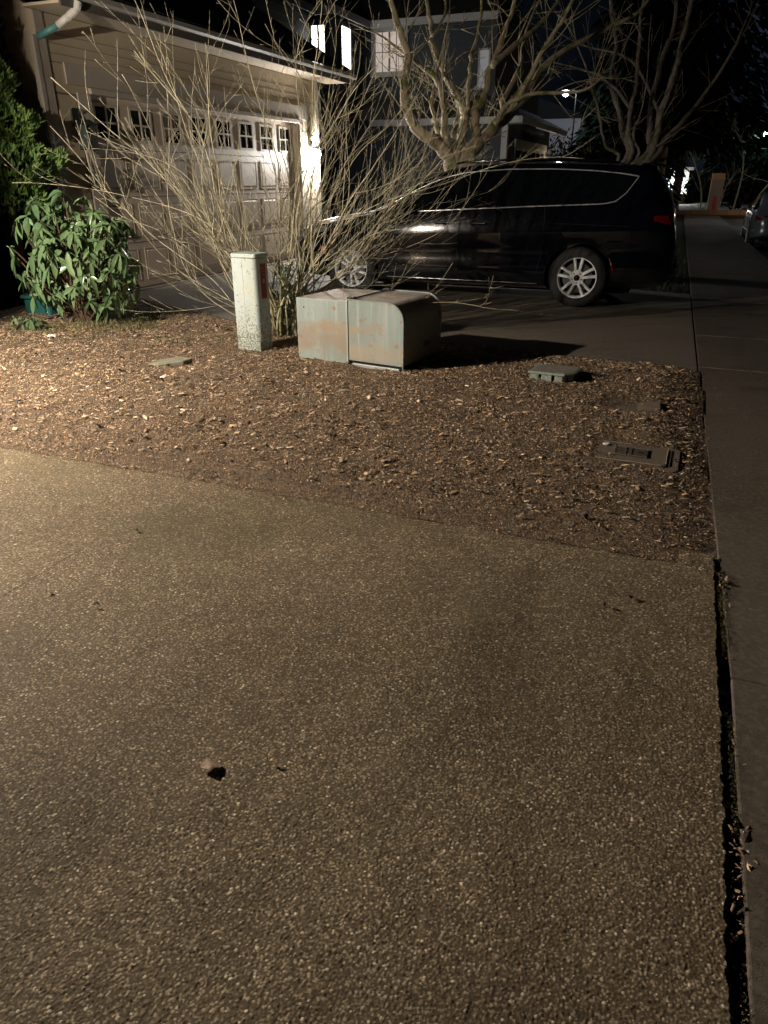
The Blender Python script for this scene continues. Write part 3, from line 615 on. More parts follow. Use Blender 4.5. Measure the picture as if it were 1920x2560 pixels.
# downspout
mb = MB(); pts = [(-7.36, 8.30, zs+.05), (-7.38, 8.29, zs-.01), (-7.42, 8.275, zs-.055), (-7.49, 8.255, zs-.10)]
n_ = 18; L = []
P_ = [Vector(p) for p in pts]
for i in range(n_+1):
    t = i/n_*3; k = min(int(t), 2); L.append(P_[k].lerp(P_[k+1], t-k))
mb.tube(L, [.047 if i % 2 else .042 for i in range(len(L))], 12); ds = mb.build('downspout', m_white, G)
mb = MB(); mb.tube([(-7.48, 8.258, zs-.095), (-7.66, 8.225, zs-.19)], .043, 12); mb.build('downspout_elbow', m_white, G, smooth=True)
mb = MB(); mb.tube([(-7.655, 8.226, zs-.188), (-7.93, 8.15, zs-.30)], .040, 12); mb.build('downspout_arm', mat('teal_arm', (.07, .20, .19), .5), G, smooth=True)  # lower arm coloured teal, the pieces above it white
mb = MB(); mb.box(-8.04, -7.965, 8.09, 8.163, .1, zs-.28); mb.build('downspout_pipe', m_trim, G, bevel=.01)
mb = MB(); mb.box(X0-.03, X0+.12, 8.99, 14.99, -.031, -.018); mb.build('threshold', m_conc, G)
lantern((X0+.03, 8.60, 2.22), 'unlit dark wall lantern left of the garage door', s=1.3)
LB = lantern((X0+.03, 15.50, 2.17), 'glaring lit wall lantern right of the garage door', lit=(.10, 620, (1., .96, .9)), s=.95, glass=False)

# ------------------------------------------------------------- our own house at the left, with the lamp that lights the scene
N = empty('near_house', (-6.08, 2.85, 0), 'taupe house wall beside the foreground driveway, left of the view', 'house')
mb = MB(); mb.box(-12, -6.08, -6, 2.85, -.1, 3.4); mb.build('wall', m_wall, N)
mb = MB(); mb.box(-6.08, -6.06, -4.2, 1.6, 0, 2.4); mb.build('garage_door', m_door, N)
mb = MB(); mb.box(-12.3, -5.7, -6.3, 3.0, 3.4, 3.56); mb.build('roof', m_roof, N)
lantern((-6.06, 2.42, 2.64), 'lit wall lantern on the near house, shining over the driveway', lit=(.032, 17600, (1., .875, .72)), s=1.0, glass=False)
# bin in the gap
m_teal = mat('teal_bin', (.015, .09, .08), .5)
Bn = empty('recycling_bin', (-7.25, 6.85, .0), 'low teal bin tucked in the dark behind the rhododendron', 'bin')
mb = MB(); mb.prism([(-.2, -.18), (.2, -.18), (.2, .18), (-.2, .18)], 2, 0, .24); part(mb, 'tub', m_teal, Bn, bevel=.03)
mb = MB(); mb.prism(rrect(-.23, .23, -.21, .21, .04), 2, .243, .28); part(mb, 'lid', m_teal, Bn, bevel=.008)

# ------------------------------------------------------------- dark house behind
m_navy = mat('slate_siding', (.030, .036, .047), .75, noise=[(1, .4, .7, (.025, .030, .040))])
def siding(mb, x0, x1, y, z0, z1, st=.18):
    """lap siding facing -Y"""
    z = z0
    while z < z1-.01:
        t = min(z+st, z1); mb.quad((x0, y-.018, z), (x1, y-.018, z), (x1, y, t), (x0, y, t)); mb.quad((x0, y, z), (x1, y, z), (x1, y-.018, z), (x0, y-.018, z)); z = t
def sidingx(mb, y0, y1, x, z0, z1, st=.18):
    z = z0
    while z < z1-.01:
        t = min(z+st, z1); mb.quad((x+.018, y0, z), (x+.018, y1, z), (x, y1, t), (x, y0, t)); mb.quad((x, y0, z), (x, y1, z), (x+.018, y1, z), (x+.018, y0, z)); z = t
Dh = empty('dark_house', (-9, 24, 0), 'slate blue two storey house with lit upstairs windows, behind the garage and the mossy tree', 'house')
mb = MB()
siding(mb, -18, -5.68, 24, 0, 3.1); sidingx(mb, 24, 31, -5.68, 0, 3.2); mb.box(-18, -5.69, 24.02, 31, -.1, 3.05)
siding(mb, -10.861, -6.4, 25.0, 3.1, 6.0); mb.box(-18, -6.41, 25.02, 32, 3.05, 6.0)
sidingx(mb, 22.566, 25.0, -10.861, 3.0, 5.95); siding(mb, -11.477, -10.861, 22.566, 3.0, 5.95); sidingx(mb, 19.5, 22.566, -11.477, 3.0, 6.0)
mb.box(-18, -10.875, 22.59, 25.0, 3.0, 5.95); mb.box(-18, -11.49, 19.5, 22.58, 0, 5.95)
mb.build('wall', m_navy, Dh)
m_wt = mat('grey_white_trim', (.30, .30, .295), .6)
mb = MB(); mb.box(-9.2, -5.1, 23.35, 24, 3.06, 3.09); mb.build('porch_soffit', m_wt, Dh)
mb = MB(); mb.box(-9.9, -5.12, 23.30, 23.34, 3.07, 3.24); mb.box(-5.12, -5.08, 23.30, 31.5, 3.07, 3.24); mb.build('lower_fascia', m_wt, Dh)
mb = MB(); mb.v += [(-12, 23.28, 3.24), (-5.06, 23.28, 3.24), (-5.06, 31.5, 3.24), (-6.6, 25.0, 3.95), (-12, 25.0, 3.95), (-6.6, 31, 3.95)]; mb.f += [(0, 1, 3, 4), (1, 2, 5, 3)]; mb.mi += [0, 0]
mb.build('lower_roof', m_roof, Dh)
mb = MB(); mb.box(-10.4, -6.3, 24.55, 24.6, 5.86, 6.06); mb.box(-10.45, -10.40, 22.1, 24.55, 5.86, 6.06); mb.box(-11.10, -10.45, 22.08, 22.12, 5.86, 6.06); mb.box(-11.14, -11.10, 19.2, 22.1, 5.9, 6.1); mb.build('upper_fascia', m_wt, Dh)
mb = MB(); mb.v += [(-10.42, 24.55, 6.065), (-6.3, 24.55, 6.065), (-6.3, 32, 6.065), (-10.42, 22.08, 6.065), (-11.1, 22.08, 6.065), (-11.1, 19.2, 6.11), (-18, 19.2, 6.11), (-18, 32, 6.07), (-8, 28.5, 8.4), (-18, 28.5, 8.4)]
mb.f += [(0, 1, 2, 8), (0, 8, 9, 7, 6, 5, 4, 3)]; mb.mi += [0, 0]; mb.build('upper_roof', m_roof, Dh)
mb = MB(); mb.box(-5.70, -5.655, 23.95, 24.14, 0, 3.06); mb.box(-5.84, -5.70, 23.955, 23.98, 0, 3.06); mb.build('corner_post', m_wt, Dh)
m_lit = mat('lit_window', (.9, .88, .8), .5, emit=(1., .97, .86), es=2.3, noise=None)
m_blind = mat('dim_lit_blind', (.3, .27, .25), .7, emit=(.8, .66, .58), es=.22)
def winy(x0, x1, y, z0, z1, glass, nx=3, nz=3, fr=.12, dim_mull=True, mt=None):
    f = MB()
    for (a, b_, c0, c1) in ((x0-fr, x1+fr, z1, z1+fr), (x0-fr-.05, x1+fr+.05, z0-fr, z0), (x0-fr, x0, z0, z1), (x1, x1+fr, z0, z1)): f.box(a, b_, y-.07, y-.01, c0, c1)
    fo = f.build('window', mt or m_wt, Dh)
    g_ = MB(); g_.box(x0, x1, y-.035, y-.02, z0, z1); go = g_.build('pane', glass, None); go.parent = fo
    mu = MB()
    for k in range(1, nx): xx = x0+(x1-x0)*k/nx; ww = .03 if (k*2 == nx) else .012; mu.box(xx-ww, xx+ww, y-.05, y-.036, z0, z1)
    for k in range(1, nz): zz = z0+(z1-z0)*k/nz; mu.box(x0, x1, y-.048, y-.0365, zz-.012, zz+.012)
    if mu.v: m_ = mu.build('muntin', mat('muntin_grey', (.16, .15, .15), .6), None); m_.parent = fo
def winx(y0, y1, x, z0, z1, glass, nz=0, fr=.1, mt=None):
    f = MB()
    for (a, b_, c0, c1) in ((y0-fr, y1+fr, z1, z1+fr), (y0-fr, y1+fr, z0-fr, z0), (y0-fr, y0, z0, z1), (y1, y1+fr, z0, z1)): f.box(x+.01, x+.07, a, b_, c0, c1)
    fo = f.build('window', mt or m_navy, Dh)
    g_ = MB(); g_.box(x+.02, x+.035, y0, y1, z0, z1); go = g_.build('pane', glass, None); go.parent = fo
    mu = MB(); mu.box(x+.036, x+.05, (y0+y1)/2-.008, (y0+y1)/2+.008, z0, z1)
    for k in range(1, 4): zz = z0+(z1-z0)*k/4; mu.box(x+.036, x+.048, y0, y1, zz-.008, zz+.008)
    m_ = mu.build('muntin', mat('muntin_grey', (.16, .15, .15), .6), None); m_.parent = fo
winy(-11.42, -10.99, 22.566, 4.3, 5.68, m_lit, 2, 4, .05, mt=m_navy)
winx(23.30, 24.00, -10.861, 4.60, 5.78, m_lit, fr=.08)
winy(-10.376, -9.42, 25.0, 4.72, 5.80, m_blind, 4, 2, .14)
winy(-6.90, -6.62, 25.0, 4.15, 5.15, mat('pale_dim_pane', (.3, .3, .3), .5, emit=(.8, .85, .9), es=.05), 1, 1, .05)
# its garage door windows on the street side
mb = MB(); mb.box(-5.66, -5.63, 25.0, 30.2, 0, 2.5); gd = mb.build('garage_door', mat('slate_trim', (.16, .17, .19), .6), Dh)
mb = MB(); mb.box(-5.66, -5.60, 24.9, 30.3, 2.5, 2.72); mb.build('door_header', m_wt, Dh)
for k in range(6):
    mb = MB(); y = 25.15+k*.85; mb.box(-5.629, -5.615, y, y+.55, 2.0, 2.4); o = mb.build('window', m_pane, None); o.parent = gd
# ------------------------------------------------------------- vehicles
m_vblk = mat('black_car_paint', (.004, .005, .010), .12, metal=.35, coat=1.)
m_vgls = mat('black_glass', (.004, .005, .006), .04, coat=.6)
m_chr = mat('chrome', (.62, .63, .66), .22, metal=.55)
m_satin = mat('wheel_alloy', (.95, .97, 1.), .4, metal=.0)
m_tyre = mat('tyre_rubber', (.018, .018, .018), .75)
m_tail = mat('red_lens', (.10, .002, .003), .15, coat=1.)
m_amber = mat('amber_lens', (.75, .10, .02), .3, coat=.5)
m_lens = mat('clear_lens', (.35, .36, .38), .1, metal=.6, coat=1.)
class Body:
    def __init__(s, tab, tyre_r, zfrac=((.8, 0), (.955, .05), (.97, .11), (1., .30), (.978, .37), (.985, .52), (1., .685), (1., .72), (.988, .79), (.965, 1.))):
        s.t = np.array(tab, float); s.zf = zfrac
    def at(s, x):   # hw, zb, zbelt, hwt, zwt, zroof
        return [float(np.interp(x, s.t[:, 0], s.t[:, k])) for k in range(1, 7)]
    def sec(s, x):
        hw, zb, zbelt, hwt, zwt, zr = s.at(x)
        p = [(0, zb)]+[(hw*a, zb+f*(zbelt-zb)) for a, f in s.zf]
        hb = hw*.965
        p += [(hb+(hwt-hb)*.33, zbelt+(zwt-zbelt)*.36), (hb+(hwt-hb)*.66, zbelt+(zwt-zbelt)*.68), (hwt, zwt), (hwt*.93, zwt+.45*(zr-zwt)), (hwt*.78, zwt+.74*(zr-zwt)), (hwt*.4, zwt+.95*(zr-zwt)), (0, zr)]
        return p
    def side(s, x, z):
        p = s.sec(x)[2:15]; zs_ = [q[1] for q in p]; ys_ = [q[0] for q in p]
        return float(np.interp(z, zs_, ys_))
    def mesh(s, name, m, n=96):
        mb = MB(); x0, x1 = s.t[0, 0], s.t[-1, 0]; xs_ = np.interp(np.linspace(0, 1, n), [0, .06, .94, 1], [x0, x0+.12, x1-.12, x1]); rings = []
        for x in xs_:
            h_ = s.sec(x); ring = [(x, -y, z) for y, z in h_]+[(x, y, z) for y, z in reversed(h_[1:-1])]
            rings.append(len(mb.v)); mb.v += ring; k = len(ring)
        for a, b_ in zip(rings, rings[1:]):
            for j in range(k): mb.f.append((a+j, a+(j+1) % k, b_+(j+1) % k, b_+j)); mb.mi.append(0)
        mb.f.append(tuple(reversed(range(rings[0], rings[0]+k)))); mb.f.append(tuple(range(rings[-1], rings[-1]+k))); mb.mi += [0, 0]
        o = mb.build(name, m); fix_normals(o); return o
def cut_arches(o, centres, r, w0, w1):
    dg = []
    for cx, cz in centres:
        for s_ in (-1, 1):
            mb = MB(); mb.lathe([(0, 0), (r, 0), (r, w1-w0), (0, w1-w0)], (cx, w0 if s_ > 0 else -w1, cz), 'y', 40)
            c = mb.build('cutter', m_dark); fix_normals(c); dg.append(c)
            md = o.modifiers.new('cut', 'BOOLEAN'); md.object = c; md.operation = 'DIFFERENCE'; md.solver = 'EXACT'
    bpy.context.view_layer.update(); e = o.evaluated_get(bpy.context.evaluated_depsgraph_get()); me = bpy.data.meshes.new_from_object(e)
    o.modifiers.clear(); o.data = me
    for c in dg: bpy.data.objects.remove(c)
def shade_auto(o, ang=32):
    import bmesh
    bm = bmesh.new(); bm.from_mesh(o.data)
    for f in bm.faces: f.smooth = True
    for e in bm.edges:
        if len(e.link_faces) == 2 and e.calc_face_angle(0) > R(ang): e.smooth = False
    bm.to_mesh(o.data); bm.free()
def strip(B_, x0, x1, zlo, zhi, off, n=24, nz=4, sgn=-1, th=.003):
    """glass or trim patch that follows the body side"""
    mb = MB(); xs_ = np.linspace(x0, x1, n)
    g_ = []
    for x in xs_:
        lo, hi = zlo(x), max(zhi(x), zlo(x)+.002)
        g_.append([(x, sgn*(B_.side(x, lo+(hi-lo)*k/nz)+off), lo+(hi-lo)*k/nz) for k in range(nz+1)])
    i0 = len(mb.v)
    for c in g_: mb.v += c
    for i in range(n-1):
        for k in range(nz):
            a = i0+i*(nz+1)+k; f = (a, a+nz+1, a+nz+2, a+1); mb.f.append(f if sgn < 0 else f[::-1]); mb.mi.append(0)
    return mb
def sline(B_, pts, r, off=.004, sgn=-1, sides=6):
    mb = MB(); L = []
    for (xa, za), (xb, zb_) in zip(pts, pts[1:]):
        for k in range(6): t = k/6; L.append((xa+(xb-xa)*t, za+(zb_-za)*t))
    L.append(pts[-1]); mb.tube([(x, sgn*(B_.side(x, z)+off), z) for x, z in L], r, sides); return mb
def wheel(parent, x, y, z, rt, rr, sgn, nsp=5, face=m_satin):
    W = bpy.data.objects.new('wheel', None); col.objects.link(W); W.parent = parent; W.location = (x, y, z); W.empty_display_size = .1
    w_ = .23; o_ = sgn
    mb = MB(); mb.lathe([(rr-.01, -.5*w_), (rt-.06, -.5*w_), (rt-.02, -.44*w_), (rt, -.34*w_), (rt, .34*w_), (rt-.02, .44*w_), (rt-.06, .5*w_), (rr+.004, .49*w_), (rr-.012, .4*w_)], (0, 0, 0), 'y', 48); part(mb, 'tyre', m_tyre, W, smooth=True)
    f = .43*w_*o_
    mb = MB(); mb.lathe([(rr-.03, f-.10*o_), (rr-.024, f+.002*o_), (rr-.006, f+.012*o_), (rr+.006, f+.006*o_), (rr+.002, f-.03*o_)], (0, 0, 0), 'y', 48); part(mb, 'rim', face, W, smooth=True)
    mb = MB()
    for k in range(nsp):
        a = 2*math.pi*(k+.5)/nsp-math.pi/2
        for da in (-.215, .215):
            p0 = (math.cos(a+da*1.35)*.082, math.sin(a+da*1.35)*.082); p1 = (math.cos(a+da)*(rr-.012), math.sin(a+da)*(rr-.012))
            d = Vector((p1[0]-p0[0], p1[1]-p0[1])); nrm = Vector((-d.y, d.x)).normalized(); h0, h1 = .014, .0145
            i = len(mb.v); y0_, y1_ = f-.03*o_, f+.004*o_
            for yy, q, hh in ((y0_, p0, h0*1.3), (y0_, p1, h1*1.5), (y1_-.014*o_, p0, h0*.8), (y1_, p1, h1*.8)):
                mb.v += [(q[0]-nrm.x*hh, yy, q[1]-nrm.y*hh), (q[0]+nrm.x*hh, yy, q[1]+nrm.y*hh)]
            for fc in ((4, 5, 7, 6), (0, 4, 6, 2), (5, 1, 3, 7)): mb.f.append(tuple(i+k_ for k_ in fc)); mb.mi.append(0)
    sp_ = part(mb, 'spoke_set', face, W); fix_normals(sp_)
    mb = MB(); mb.lathe([(.10, f-.035*o_), (.094, f-.012*o_), (.045, f-.006*o_), (.04, f-.004*o_)], (0, 0, 0), 'y', 24); part(mb, 'hub', face, W, smooth=True)
    mb = MB(); mb.lathe([(.041, f-.006*o_), (.038, f+.002*o_), (0, f+.005*o_)], (0, 0, 0), 'y', 20); part(mb, 'centre_cap', m_blk, W, smooth=True)
    mb = MB()
    for k in range(5): a = 2*math.pi*k/5-math.pi/2; mb.lathe([(0, f-.003*o_), (.009, f-.003*o_), (.009, f-.02*o_)], (math.cos(a)*.062, 0, math.sin(a)*.062), 'y', 8)
    part(mb, 'wheel_nut', m_blk, W)
    mb = MB(); mb.lathe([(0, f-.06*o_), (rr*.72, f-.06*o_), (rr*.72, f-.09*o_)], (0, 0, 0), 'y', 28); part(mb, 'brake_disc', mat('brake_steel', (.12, .12, .12), .4, metal=.8), W)
    return W
def copy_tree(o, parent=None):
    c = o.copy(); col.objects.link(c); c.parent = parent
    for ch in [q for q in bpy.data.objects if q.parent == o]: copy_tree(ch, c)
    return c
# minivan ----------------------------------------------------
#        x     hw    zb   zbelt  hwt   zwt   zroof
VT = [(-2.80, .50, .34, .60, .40, .62, .64), (-2.76, .64, .30, .72, .52, .745, .77), (-2.66, .78, .26, .83, .64, .86, .90), (-2.5, .90, .24, .90, .72, .935, .98), (-2.3, .965, .23, .95, .76, .99, 1.04),
      (-2.0, 1.0, .22, 1.01, .79, 1.055, 1.10), (-1.7, 1.01, .21, 1.06, .81, 1.11, 1.15), (-1.4, 1.015, .21, 1.11, .82, 1.16, 1.20), (-1.2, 1.015, .21, 1.135, .82, 1.24, 1.28), (-.9, 1.02, .21, 1.155, .81, 1.40, 1.46), (-.6, 1.02, .21, 1.175, .805, 1.54, 1.61),
      (-.3, 1.02, .21, 1.19, .80, 1.645, 1.73), (0, 1.02, .21, 1.205, .80, 1.70, 1.785), (.5, 1.02, .21, 1.235, .80, 1.735, 1.815), (1.2, 1.02, .21, 1.27, .80, 1.73, 1.81), (1.8, 1.02, .22, 1.295, .79, 1.70, 1.79), (2.2, 1.01, .24, 1.31, .77, 1.665, 1.77),
      (2.42, .985, .26, 1.31, .74, 1.61, 1.755), (2.55, .96, .28, 1.27, .73, 1.47, 1.62), (2.66, .93, .30, 1.20, .72, 1.33, 1.43), (2.74, .89, .32, 1.08, .70, 1.15, 1.20), (2.80, .80, .36, .86, .62, .90, .93), (2.82, .70, .40, .74, .55, .77, .79)]
VB = Body(VT, .385)
V_ = empty('minivan', (-3.0, 11.23, -.03), 'glossy black minivan with chrome window line, parked side-on in the neighbour driveway', 'minivan')
V_.rotation_euler = (0, 0, R(1.2))
bd = VB.mesh('body', m_vblk, 120); cut_arches(bd, [(1.63, .39), (-1.67, .39)], .435, .62, 1.2); shade_auto(bd, 30); bd.parent = V_
mb = MB(); mb.box(-2.2, 2.3, -.62, .62, .16, .5); part(mb, 'underbody', m_dark, V_)
tl = lambda x: float(np.interp(x, [-1.22, -.9, -.6, -.3, -.05, .14, .6, 1.2, 1.7, 2.05, 2.24], [1.20, 1.365, 1.505, 1.61, 1.665, 1.685, 1.712, 1.712, 1.69, 1.655, 1.625]))
bl = lambda x: float(np.interp(x, [-1.22, -.64, 0, 1, 1.85, 2.0, 2.1, 2.18, 2.24], [1.165, 1.185, 1.215, 1.265, 1.30, 1.325, 1.40, 1.50, 1.61]))
for sg in (-1, 1):
    for a, b_ in ((-1.10, .02), (.10, 1.10), (1.14, 2.22)):
        mb = strip(VB, a, b_, lambda x: bl(x)+.012, lambda x: tl(x)-.012, .003, sgn=sg); part(mb, 'side_window', m_vgls, V_, smooth=True)
    out = [(x, bl(x)) for x in np.linspace(-.64, 2.24, 26)]+[(x, tl(x)) for x in np.linspace(2.24, -1.24, 30)]
    part(sline(VB, out, .0085, .006, sg), 'window_trim', m_chr, V_, smooth=True)
    for pts in ([(-.02, 1.2), (-.03, .95), (-.06, .6), (-.02, .32)], [(1.12, 1.26), (1.14, .95), (1.13, .7), (1.08, .45)], [(-1.18, 1.12), (-1.22, .95), (-1.16, .75), (-1.12, .35)]):
        part(sline(VB, pts, .004, .0005, sg, 4), 'door_seam', m_dark, V_)
    part(sline(VB, [(1.2, 1.06), (2.2, 1.04)], .004, .0005, sg, 4), 'sliding_rail', m_dark, V_)
    part(sline(VB, [(-1.1, .292), (1.1, .285)], .006, .004, sg), 'sill_trim', m_chr, V_, smooth=True)
    for xh in (-.26, .24):
        mb = MB(); y = sg*(VB.side(xh, 1.03)+.03); mb.tube([(xh-.12, y-sg*.03, 1.035), (xh-.10, y, 1.04), (xh+.10, y, 1.04), (xh+.12, y-sg*.03, 1.035)], [.012, .016, .016, .012], 8); hd = part(mb, 'door_handle', m_vblk, V_, smooth=True)
        mb = MB(); mb.tube([(xh-.1, y+sg*.014, 1.046), (xh+.1, y+sg*.014, 1.046)], .004, 6); part(mb, 'handle_trim', m_chr, hd)
    mb = MB(); y = sg*(VB.side(-.86, 1.2))
    mb.tube([(-.86, y, 1.18), (-.87, y+sg*.10, 1.20)], .02, 8); mb.prism(rrect(-.95, -.78, 1.16, 1.31, .05), 1, y+sg*.09, y+sg*.25); part(mb, 'wing_mirror', m_vblk, V_, bevel=.015)
    part(strip(VB, -2.62, -2.08, lambda x: VB.at(x)[2]-.10, lambda x: VB.at(x)[2]-.015, .004, 14, 3, sg), 'headlight', m_lens, V_, smooth=True)
    part(strip(VB, -2.17, -2.09, lambda x: .57, lambda x: .68, .004, 6, 2, sg), 'side_marker', m_amber, V_, smooth=True)
    part(strip(VB, 2.50, 2.71, lambda x: 1.06+.25*(2.71-x), lambda x: 1.17, .004, 14, 3, sg), 'tail_light', m_tail, V_, smooth=True)
    mb = MB(); mb.tube([(1.63+.465*math.cos(R(a)), sg*(VB.side(1.63+.465*math.cos(R(a)), .39+.465*math.sin(R(a)))+.003), .39+.465*math.sin(R(a))) for a in range(8, 40, 4)], [.006, .014, .016, .016, .016, .014, .010, .005], 6); part(mb, 'rear_reflector', m_tail, V_, smooth=True)
    mb = MB(); mb.tube([(-.2, sg*.62, 1.79), (-.1, sg*.64, 1.80), (.7, sg*.66, 1.835), (1.8, sg*.65, 1.81), (1.95, sg*.64, 1.79)], .014, 8); part(mb, 'roof_rail', m_vblk, V_, smooth=True)
# windscreen and rear glass as patches just over the shell
def patch(B_, xs_, frac, off):
    mb = MB(); g_ = []
    for x in xs_:
        hw, zb, zbelt, hwt, zwt, zr = B_.at(x); p = B_.sec(x)[13:]; c = [(x, -y, z) for y, z in p]+[(x, y, z) for y, z in reversed(p[:-1])]; g_.append(c)
    k = len(g_[0])
    for c in g_: mb.v += [(x+off*(-.8), y, z+off) for x, y, z in c]
    for i in range(len(g_)-1):
        for j in range(k-1): a = i*k+j; mb.f.append((a, a+1, a+k+1, a+k)); mb.mi.append(0)
    return mb
o = part(patch(VB, np.linspace(-1.28, -.2, 14), 1, .006), 'windscreen', m_vgls, V_, smooth=True)
mb = MB(); mb.prism([(2.22, 1.775), (2.42, 1.78), (2.60, 1.745), (2.62, 1.725), (2.42, 1.74)], 1, -.66, .66); part(mb, 'spoiler', m_vblk, V_, bevel=.008)
mb = MB(); mb.tube([(2.63, -.7, 1.74), (2.60, -.72, 1.70)], .006, 6); mb.prism(rrect(-.7, .7, .44, .56, .03), 0, 2.80, 2.86); part(mb, 'rear_bumper', m_vblk, V_, bevel=.02)
mb = MB(); mb.prism(rrect(-.5, .5, .45, .70, .05), 0, -2.83, -2.79); part(mb, 'grille', m_dark, V_)
w0 = wheel(V_, 1.63, -.905, .385, .385, .272, -1)
w1 = copy_tree(w0, V_); w1.location = (-1.67, -.905, .385); w1.rotation_euler = (0, R(24), 0)
w2 = copy_tree(w0, V_); w2.location = (1.63, .905, .385); w2.rotation_euler = (0, 0, R(180))
w3 = copy_tree(w0, V_); w3.location = (-1.67, .905, .385); w3.rotation_euler = (0, 0, R(180))

# grey hatchback on the road ----------------------------------
CT = [(-2.25, .55, .40, .62, .45, .66, .70), (-2.2, .66, .34, .78, .55, .82, .86), (-2.05, .80, .28, .88, .66, .94, 1.0), (-1.8, .87, .24, .95, .68, 1.16, 1.24), (-1.5, .9, .22, .96, .68, 1.33, 1.42), (-1.0, .91, .2, .96, .67, 1.40, 1.48), (0, .92, .2, .94, .66, 1.40, 1.48),
      (.5, .92, .2, .92, .66, 1.32, 1.40), (.95, .92, .2, .92, .68, 1.12, 1.18), (1.2, .91, .2, .91, .70, .98, 1.02), (1.7, .89, .21, .84, .70, .89, .94), (2.05, .80, .25, .72, .64, .78, .82), (2.2, .62, .32, .58, .50, .62, .66), (2.25, .5, .38, .5, .4, .52, .54)]
CB = Body(CT, .32); m_cgr = mat('grey_car_paint', (.20, .22, .25), .3, metal=.5, coat=1.)
Cx = empty('parked_car', (2.33, 25.0, -.17), 'dark grey hatchback parked on the road, cut by the right edge of the view', 'car'); Cx.rotation_euler = (0, 0, R(90))
bd = CB.mesh('body', m_cgr, 80); cut_arches(bd, [(1.38, .33), (-1.35, .33)], .37, .58, 1.1); shade_auto(bd, 30); bd.parent = Cx
mb = MB(); mb.box(-1.8, 1.8, -.55, .55, .16, .45); part(mb, 'underbody', m_dark, Cx)
ctl = lambda x: float(np.interp(x, [-1.85, -1.5, -1.0, 0, .5, .95], [1.02, 1.24, 1.34, 1.34, 1.26, .98])); cbl = lambda x: float(np.interp(x, [-1.85, .95], [.99, .95]))
for sg in (-1, 1):
    for a, b_ in ((-1.8, -.5), (-.42, .9)): part(strip(CB, a, b_, cbl, ctl, .003, sgn=sg), 'side_window', m_vgls, Cx, smooth=True)
    part(strip(CB, -2.2, -1.95, lambda x: .74, lambda x: .86, .004, 8, 3, sg), 'tail_light', m_tail, Cx, smooth=True)
    part(strip(CB, 1.8, 2.15, lambda x: .60, lambda x: .70, .004, 8, 3, sg), 'headlight', m_lens, Cx, smooth=True)
    part(sline(CB, [(-.46, .93), (-.46, .3)], .004, .0005, sg, 4), 'door_seam', m_dark, Cx)
    mb = MB(); y = sg*CB.side(-.25, .84); mb.tube([(-.35, y, .84), (-.33, y+sg*.03, .84), (-.15, y+sg*.03, .84), (-.13, y, .84)], .011, 6); part(mb, 'door_handle', m_chr, Cx)
    part(sline(CB, [(-1.9, .99), (.9, .955)], .007, .004, sg), 'window_trim', m_chr, Cx, smooth=True)
    mb = MB(); y = sg*CB.side(.75, .95); mb.prism(rrect(.7, .84, .92, 1.05, .04), 1, y+sg*.03, y+sg*.2); part(mb, 'wing_mirror', m_cgr, Cx, bevel=.01)
part(patch(CB, np.linspace(.5, 1.12, 10), 1, .006), 'windscreen', m_vgls, Cx, smooth=True)
w0 = wheel(Cx, 1.38, -.80, .32, .32, .22, -1)
for x, y, rz_ in ((-1.35, -.80, 0), (1.38, .80, 180), (-1.35, .80, 180)):
    c = copy_tree(w0, Cx); c.location = (x, y, .32); c.rotation_euler = (0, 0, R(rz_))
# ------------------------------------------------------------- plants
random.seed(21)
def rv(a): return Vector((random.gauss(0, a), random.gauss(0, a), random.gauss(0, a)))
def grow(p, d, L, step, up, wob, droop=0.):
    """a wandering path from p towards d, turning up by `up` per metre"""
    pts = [p.copy()]; d = d.normalized(); n = max(2, int(L/step))
    kink = rv(wob)
    for k in range(n):
        if k % 3 == 0: kink = rv(wob)
        d = (d+kink*step*6+Vector((0, 0, up-droop))*step).normalized(); p = p+d*step*L/(n*step); pts.append(p.copy())
    return pts
def perp(d, az):
    a = d.orthogonal().normalized(); b_ = d.cross(a); return a*math.cos(az)+b_*math.sin(az)
